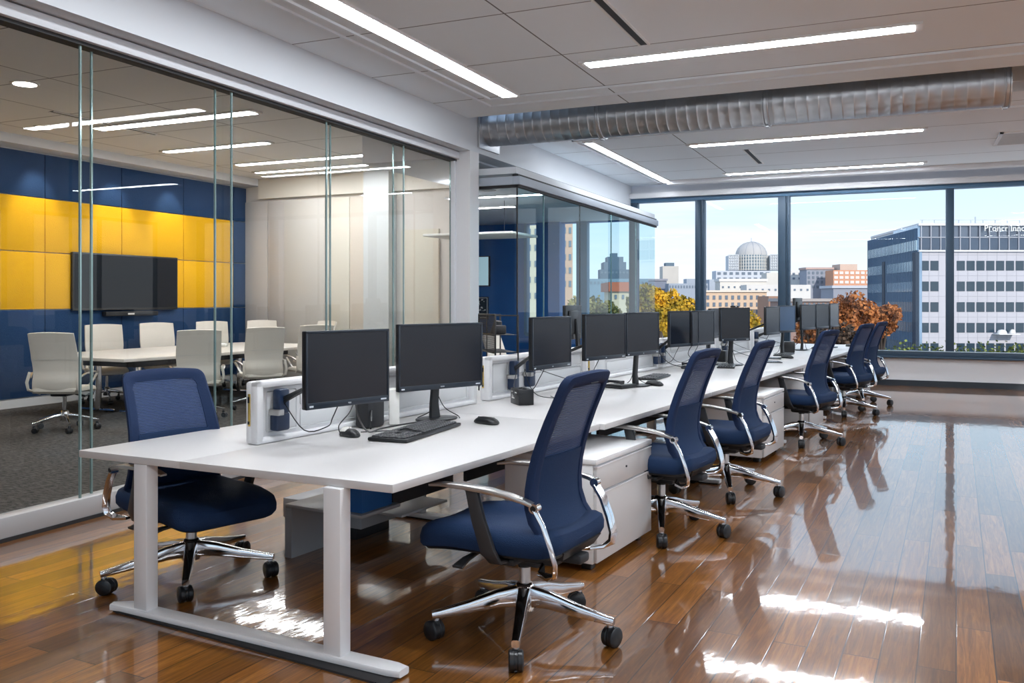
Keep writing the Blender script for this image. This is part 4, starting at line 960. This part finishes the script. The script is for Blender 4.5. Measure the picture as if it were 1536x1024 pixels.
MB().box(.1, 37.7, -.15, .1, zl(374, d), zl(356.5, d)).build('upper_windows', glassy('roof_glass_low', (.10, .13, .18), .08, .5), bt)
mb = MB()
for k in range(25): mb.box(lx(1380+14.6*k), lx(1380+14.6*k)+.12, -.3, 0, zl(375, d), zl(337, d))
mb.box(0, 37.7, -.3, 0, zl(356.6, d), zl(355.4, d)).build('mullions', facade_mat('mullion', (.42, .43, .47)), bt)
MB().prism([(-.1, -.4), (37.9, -.4), (37.9, 27), (4, 27)], zl(338.5, d), zl(335, d)).box(0, 37.7, -.35, 0, zl(377.5, d), zl(375, d)).build('cornice', facade_mat('cornice', (.68, .67, .68)), bt)
mb = MB()
for k in range(22): mb.box(.6+k*1.8, .68+k*1.8, 0, .1, zl(335, d), zl(329.5, d))
mb.box(.3, 37.5, 0, .08, zl(330.2, d), zl(329.5, d)); mb.box(4, 14, 3, 9, zl(335, d), zl(331.5, d)); mb.tube([(9, 1, zl(335, d)), (9, 1, zl(324, d))], .1, 6)
mb.build('roof_railing', facade_mat('railing', (.45, .5, .55)), bt)
text_mesh('P\u0433oncr Inncnflu', 1.25, M['paper'], bt, 'sign', Matrix.Translation((lx(1513), -.5, zl(343, d))) @ Matrix.Rotation(PI/2, 4, 'X'), .03)
MB().lathe([(.7, 0), (.62, .35), (.4, .56), (.05, .62)], 18, mtx=Matrix.Translation((lx(1496), -1.2, zl(500, d)))).lathe([(.4, 0), (.36, .3), (.2, .5), (.05, .55)], 14, mtx=Matrix.Translation((lx(1513), -1.0, zl(499, d)))).box(lx(1488), lx(1519), -2.0, 0, zl(501, d), zl(500, d)).build('white_rooflight', M['paper'], bt)
# left glazed wing
d1 = 158.0
gt, L2, H2 = bldg('glass_wing', 1303, 1376.6, d1, 361, .6, glassy('wing_glass', (.30, .42, .56), .12, .6), 'glazed dark blue wing at the left end of the office block', d)
def gy_(yc): return zl(yc, d)
HH = zl(337.5, d)
nfl = 9; fh = 3.02
mb = MB()
for k in range(34): mb.box(k*L2/34, k*L2/34+.14, -.22, 0, 0, H2)
mb.build('mullions', facade_mat('wing_mullion', (.16, .24, .34)), gt)
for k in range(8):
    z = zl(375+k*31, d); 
    if z < H2: MB().box(0.2, L2-.3, -.16, .0, z-.0, z+1.5).build('window_band', glassy('wing_band_%d' % k, [(.62, .78, .92), (.56, .72, .88), (.42, .52, .60), (.30, .36, .40), (.22, .28, .32), (.12, .16, .18), (.10, .14, .15), (.1, .14, .15)][k], .10, .7), gt)  # bands darken downward: sky and city reflection put into the glass colours
MB().box(L2-1.6, L2+.02, -.3, .2, 0, zl(378, d)).box(L2*.36, L2*.41, -.35, 0, 0, zl(385, d)).build('dark_fin', facade_mat('dark_fin', (.03, .05, .08)), gt)
# top wedge part stepping up
MB().prism([(L2*.08, 0), (L2, 0), (L2, .6), (L2*.08, .6)], H2, zat(357, 152)-GZ).build('upper_storey', glassy('wing_top', (.36, .50, .66), .12, .6), gt)
MB().prism([(L2*.55, -.02), (L2, -.02), (L2, .6), (L2*.55, .6)], H2, zat(348, 144)-GZ).build('upper_storey', glassy('wing_top2', (.38, .52, .68), .12, .6), gt)
MB().prism([(L2*.9, -.04), (L2, -.04), (L2, .6), (L2*.9, .6)], H2, zat(339, 132)-GZ).build('upper_storey', glassy('wing_top3', (.38, .52, .68), .12, .6), gt)
# domed hall
d = 420.0; cs = lambda px: (px-1127)*d/FPX
t = empty('domed_building', at(1127, d)+Vector((0, 0, GZ)), math.radians(18)); tag(t, 'round domed building with pale colonnade on the skyline', 'building')
rd = 23*d/FPX; zb = zl(383, d)
prof = [(rd*math.cos(a), zb+rd*.88*math.sin(a)) for a in [k*PI/2/10 for k in range(11)]]; prof[-1] = (.05, prof[-1][1])
MB().lathe(prof, 24).build('dome', facade_mat('dome_copper', (.50, .48, .46)), t)
mb = MB()
for k in range(12):
    a = k*PI/6; mb.tube([Vector((math.cos(a)*rd*1.01*math.cos(q), math.sin(a)*rd*1.01*math.cos(q), zb+rd*.89*math.sin(q))) for q in [j*PI/2/6 for j in range(7)]], .12, 5)
mb.tube([(0, 0, zb+rd*.85), (0, 0, zb+rd*1.15)], .15, 5).build('dome_ribs', facade_mat('dome_rib', (.40, .42, .45)), t)
MB().lathe([(rd*1.08, zl(406, d)), (rd*1.08, zb)], 24).build('drum', facade_mat('drum', (.20, .26, .30)), t)
mb = MB()
for k in range(40):
    a = k*PI/20; mb.box(rd*1.1*math.cos(a)-.18, rd*1.1*math.cos(a)+.18, rd*1.1*math.sin(a)-.18, rd*1.1*math.sin(a)+.18, zl(406, d), zb)
for k in range(5): mb.lathe([(rd*1.09, zl(405-k*4.6, d)), (rd*1.13, zl(405-k*4.6, d)), (rd*1.13, zl(404-k*4.6, d)), (rd*1.09, zl(404-k*4.6, d))], 24)
mb.build('colonnade', facade_mat('colonnade', (.62, .60, .56)), t)
mb = MB()
for x0, x1 in ((cs(1090), cs(1104)), (cs(1150), cs(1166))):
    for k in range(6): mb.box(x0, x1, -9, -8.6, zl(404-k*4, d), zl(402.8-k*4, d))
    for k in range(6): mb.box(x0+(x1-x0)*k/5-.12, x0+(x1-x0)*k/5+.12, -9, -8.6, zl(406, d), zl(383, d))
    mb.box(x0, x1, -8.5, 2, zl(406, d), zl(384, d))
mb.build('side_wing', facade_mat('side_wing', (.58, .60, .62)), t)
def simple(name, px0, px1, d, yt, depth, col, lab, rows_=None, win=None, cols=0, wfrac=.55, roof=None, d1=None):
    depth = min(depth, 8)
    t, L_, H_ = bldg(name, px0, px1, d, yt, depth, facade_mat('facade_'+lab[:14].replace(' ', '_'), col), lab, d1)
    if rows_:
        pw = L_/cols
        windows(t, [pw*(k+.5-wfrac/2) for k in range(cols)], [zl(y, d) for y in rows_[0]], pw*wfrac, rows_[1]*d/FPX, win or M['dwin2'], -.15)
    if roof: MB().box(-.4, L_+.4, -.4, depth, H_, H_+roof[0]).build('roof', facade_mat('roof_'+lab[:10].replace(' ', '_'), roof[1]), t)
    return t, L_, H_
simple('hospital_block', 1074, 1156, 400, 406, 25, (.56, .58, .62), 'pale blue-grey block below the dome with two window rows', ((412, 420), 4), None, 9)
simple('white_hall', 1150, 1172, 380, 409, 20, (.66, .62, .56), 'pale rounded hall right of the domed building', None)
simple('white_building', 1080, 1150, 330, 422, 20, (.70, .66, .60), 'sunlit white rooftop cluster below the dome', ((432,), 3), None, 8, .3, (1.0, (.75, .72, .68)))
simple('white_building', 1120, 1216, 300, 427, 15, (.66, .62, .58), 'long pale building crossing behind the wide mullion', ((436,), 3), None, 10, .3)
simple('white_building', 1186, 1204, 338, 406, 12, (.70, .68, .64), 'narrow white tower right of the wide mullion', ((412, 419), 3), None, 2, .4)
simple('grey_building', 1064, 1082, 352, 419, 12, (.42, .46, .52), 'small grey rooftop left of the blue-grey block', None)
simple('apartment_building', 1057, 1150, 190, 438, 18, (.68, .50, .36), 'peach apartment house with two rows of windows', ((449, 459.5, 470), 6), None, 10, .42, (.4, (.74, .66, .56)))
simple('brick_building', 1153, 1176, 176, 444, 12, (.36, .22, .16), 'reddish brick house right of the peach apartments', ((452,), 5), None, 4, .4)
tw, a_, b_ = simple('tower_block', 994, 1018, 380, 399, 14, (.56, .52, .47), 'lone beige tower left of the first mullion, with a dark plant room on top')
MB().box(a_*.22, a_*.75, 1, 6, b_, b_+1.5).build('plant_room', facade_mat('plant_room', (.12, .17, .22)), tw)
simple('grey_building', 930, 1000, 350, 421, 20, (.22, .24, .30), 'long dark grey building left of the beige tower', None, None, 0, .5, (.8, (.3, .3, .34)))
simple('grey_building', 1003, 1062, 338, 425, 20, (.34, .38, .44), 'long blue-grey building below the beige tower', ((432,), 4), None, 14, .5)
simple('skyline_block', 1030, 1046, 420, 418, 12, (.36, .40, .46), 'small grey block on the skyline beside the first mullion')
simple('apartment_building', 1210, 1249, 325, 404, 20, (.30, .32, .38), 'grey-violet apartment tower behind the autumn trees', ((411, 418, 425, 432), 4), M['dwin2'], 6, .5, (.8, (.5, .36, .32)))
simple('apartment_building', 1250, 1306, 312, 405, 20, (.62, .30, .18), 'orange brick apartment tower with white balconies', ((411, 418, 425), 4), mat('balcony', (.72, .66, .60), .6), 7, .7)
simple('roof_storey', 1260, 1286, 322, 396, 12, (.60, .46, .38), 'beige top storey above the orange brick tower')
simple('grey_building', 1250, 1312, 200, 432, 16, (.30, .31, .36), 'low slate-grey building before the orange brick tower', None, None, 0, .5, (.6, (.55, .56, .6)))
simple('brick_building', 1176, 1252, 150, 452, 12, (.30, .20, .17), 'low brown brick terrace behind the far monitors', ((459, 468), 5), None, 11, .4, (.5, (.42, .38, .36)))
simple('brick_building', 1252, 1300, 170, 455, 12, (.24, .17, .15), 'dark brown brick house behind the orange tree', None)
# seen through the second glass room
tw, a_, b_ = simple('stepped_tower', 900, 944, 334, 404, 14, (.10, .14, .19), 'dark stepped tower seen through the second glass room', ((410,), 3), None, 8, .5)
MB().box(3, 9, 1, 10, b_, zl(384, 330)).box(1.6, 10, .5, 12, b_, zl(392, 330)).box(4.6, 7, 3, 8, b_, zl(378, 330)).build('setback_storeys', facade_mat('setback', (.12, .16, .21)), tw)
simple('grey_building', 884, 972, 320, 418, 16, (.20, .27, .33), 'long grey-blue building below the stepped tower', ((426,), 4), None, 16, .5)
simple('house', 918, 951, 95, 437, 8, (.62, .50, .36), 'cream house with a red roof seen through the second glass room', ((448,), 6), None, 3, .3, (1.0, (.45, .13, .07)))
simple('tower_block', 789, 809, 120, 330, 14, (.66, .54, .40), 'tan apartment tower seen through the left of the second glass room', [(352, 376, 400, 424, 448), 9], None, 2, .45)
simple('tower_block', 843, 859, 150, 332, 14, (.66, .38, .26), 'slim orange apartment tower seen through the second glass room', [(350, 370, 390, 410, 430), 9], None, 2, .45)
# ground
og = MB().box(-700, 700, 40, 900, GZ-.5, GZ).build('ground', mat('city_ground', (.34, .36, .38), .9, 0, .2, .05, 0, .3)); og['kind'] = 'structure'

def leafmat(name, a, b):
    m, nt, bs = new_mat(name); N = nt.nodes.new; L = nt.links.new
    oi = N('ShaderNodeTexCoord'); n = N('ShaderNodeTexNoise'); n.inputs['Scale'].default_value = .9; n.inputs['Detail'].default_value = 5; L(oi.outputs['Object'], n.inputs['Vector'])
    cr = N('ShaderNodeValToRGB'); cr.color_ramp.elements[0].position = .38; cr.color_ramp.elements[1].position = .62; cr.color_ramp.elements[0].color = (*a, 1); cr.color_ramp.elements[1].color = (*b, 1)
    L(n.outputs['Fac'], cr.inputs[0]); L(cr.outputs[0], bs.inputs['Base Color']); bs.inputs['Roughness'].default_value = .7; bs.inputs['Specular IOR Level'].default_value = .2
    return m
LY = leafmat('yellow_leaves', (.22, .17, .02), (.74, .42, .03)); LG = leafmat('olive_leaves', (.06, .08, .03), (.30, .24, .08)); LO = leafmat('orange_leaves', (.15, .05, .02), (.58, .22, .07)); LD_ = leafmat('dark_leaves', (.04, .03, .025), (.13, .08, .05)); LP = leafmat('ochre_leaves', (.14, .13, .04), (.50, .38, .16))
def tree(px, d, ytop, rpx, lm, lab, n=3200, leaf=.42, sq=1.0):
    c = at(px, d); R_ = rpx*d/FPX; zt = zat(ytop, d); t = empty('tree', (c.x, c.y, GZ)); tag(t, lab, 'tree', 'autumn trees outside')
    H_ = zt-GZ; cz = H_-R_*sq
    rnd = random.Random(int(px*7+d)); lobes = [(Vector((rnd.uniform(-.6, .6)*R_, rnd.uniform(-.6, .6)*R_, cz+rnd.uniform(-1.3, .45)*R_*sq)), R_*rnd.uniform(.35, .6)) for _ in range(14)]
    b = bmesh.new()
    for _ in range(n):
        q, r = rnd.choice(lobes); v = Vector((rnd.gauss(0, 1), rnd.gauss(0, 1), rnd.gauss(0, 1))).normalized()*r*rnd.uniform(.55, 1.08); p = q+v
        x = Vector((rnd.gauss(0, 1), rnd.gauss(0, 1), rnd.gauss(0, 1))).normalized(); y = x.cross(Vector((rnd.gauss(0, 1), rnd.gauss(0, 1), rnd.gauss(0, 1)))).normalized(); s_ = leaf*rnd.uniform(.5, 1.1)
        b.faces.new([b.verts.new(p+x*s_*.5), b.verts.new(p+y*s_*.5), b.verts.new(p-x*s_*.5), b.verts.new(p-y*s_*.5)])
    MB().merge(b, None, False).build('foliage', lm, t, False)
    mb = MB().tube([(0, 0, 0), (.1, 0, cz*.6), (0, .1, cz)], [.35, .28, .15], 8)
    for q, r in lobes[:8]: mb.tube([(0, 0, cz*.62), q*.5+Vector((0, 0, cz*.35)), q], [.14, .09, .03], 6)
    mb.build('trunk', mat('bark', (.06, .045, .035), .9), t)
tree(988, 60, 421, 30, LY, 'big yellow autumn tree left of the first mullion', 5200, .30)
tree(1035, 62, 438, 26, LY, 'yellow autumn tree directly beside the first mullion', 3800, .30)
tree(1008, 50, 455, 24, LY, 'lower yellow tree in front of the two big yellow ones', 2600, .26)
tree(1125, 70, 463, 26, LY, 'yellow bush-like tree below the peach apartments', 1800, .3)
tree(1280, 85, 434, 34, LO, 'large orange autumn tree left of the glazed wing', 5000, .42)
tree(1322, 92, 455, 26, LO, 'orange tree in front of the glazed wing', 3200, .42)
tree(1265, 70, 470, 40, LD_, 'dark brown tree mass behind the far chairs', 3600, .4)
tree(1215, 95, 462, 22, LO, 'small rust-coloured tree behind the far monitors', 1800, .4)
tree(862, 55, 440, 26, LP, 'ochre tree seen through the second glass room, on the left', 2600, .3)
tree(905, 60, 446, 24, LG, 'olive tree seen through the second glass room, in the middle', 2600, .3)
tree(955, 64, 440, 18, LP, 'ochre tree at the right end of the second glass room', 2000, .3)
tree(889, 66, 437, 20, LG, 'olive tree behind the middle one in the second glass room', 1800, .3)
hb = MB(); rnd = random.Random(3)
b = bmesh.new()
q0 = at(1330, 118); q1 = at(1640, 124)
for _ in range(2600):
    p = q0.lerp(q1, rnd.random())+Vector((rnd.uniform(-1, 1), rnd.uniform(-1.5, 1.5), zat(538, 120)+rnd.uniform(-3.0, 1.0)+rnd.random()**2*1.6)); x = Vector((rnd.gauss(0, 1), rnd.gauss(0, 1), rnd.gauss(0, 1))).normalized(); y = x.cross(Vector((.3, .5, 1))).normalized(); s_ = .45
    b.faces.new([b.verts.new(p+x*s_*.5), b.verts.new(p+y*s_*.5), b.verts.new(p-x*s_*.5), b.verts.new(p-y*s_*.5)])
o = MB().merge(b, None, False).build('hedge', leafmat('hedge_leaves', (.04, .07, .02), (.30, .34, .08)), None, False); tag(o, 'green hedge of shrubs along the foot of the office block', 'hedge', None, 'stuff')

# ------------------------------------------------------------------ world, sun, camera
w = bpy.data.worlds.new('sky'); S.world = w; w.use_nodes = True; nt = w.node_tree; N = nt.nodes.new; L = nt.links.new
bg = nt.nodes['Background']; tc = N('ShaderNodeTexCoord'); sp = N('ShaderNodeSeparateXYZ'); L(tc.outputs['Generated'], sp.inputs[0])
cr = N('ShaderNodeValToRGB'); e = cr.color_ramp.elements
e[0].position = 0.0; e[0].color = (.84, .92, .99, 1); e[1].position = 1.0; e[1].color = (.22, .42, .80, 1)
q = e.new(.10); q.color = (.66, .83, .97, 1); q = e.new(.24); q.color = (.50, .73, .95, 1); q = e.new(.5); q.color = (.34, .56, .88, 1)
L(sp.outputs['Z'], cr.inputs[0])
mp = N('ShaderNodeMapping'); mp.inputs['Scale'].default_value = (1.6, 1.6, 13); L(tc.outputs['Generated'], mp.inputs[0])
n = N('ShaderNodeTexNoise'); n.inputs['Scale'].default_value = 1.7; n.inputs['Detail'].default_value = 6; n.inputs['Roughness'].default_value = .55; L(mp.outputs[0], n.inputs['Vector'])
mr = N('ShaderNodeMapRange'); mr.inputs[1].default_value = .46; mr.inputs[2].default_value = .66; mr.inputs[3].default_value = 0; mr.inputs[4].default_value = .75; L(n.outputs['Fac'], mr.inputs[0])
mx = N('ShaderNodeMix'); mx.data_type = 'RGBA'; mx.inputs[7].default_value = (.92, .95, 1, 1); L(mr.outputs[0], mx.inputs[0]); L(cr.outputs[0], mx.inputs[6]); L(mx.outputs[2], bg.inputs['Color'])
bg.inputs['Strength'].default_value = 1.22
sl = bpy.data.lights.new('sun', 'SUN'); sl.energy = 3.2; sl.angle = math.radians(1); sl.color = (1, .93, .84)
so = bpy.data.objects.new('sun', sl); C.objects.link(so); so.rotation_euler = Vector((-.55, .75, -.42)).to_track_quat('-Z', 'Y').to_euler()

cam = bpy.data.cameras.new('camera'); co = bpy.data.objects.new('camera', cam); C.objects.link(co); S.camera = co
cam.sensor_width = 36; cam.lens = 36*FPX/1536; cam.shift_y = -(512-450)/1536; cam.clip_end = 2000; cam.clip_start = .05
co.location = (0, 0, EYE); co.rotation_euler = (PI/2, 0, math.radians(23.98))
S.view_settings.view_transform = 'Standard'; S.view_settings.look = 'None'; S.view_settings.gamma = 1; S.view_settings.exposure = 0.06; S.view_settings.use_curve_mapping = False
cy = S.cycles; cy.max_bounces = 10; cy.transparent_max_bounces = 24; cy.glossy_bounces = 5; cy.diffuse_bounces = 4; cy.transmission_bounces = 6; cy.caustics_reflective = False; cy.caustics_refractive = False; cy.sample_clamp_indirect = 6
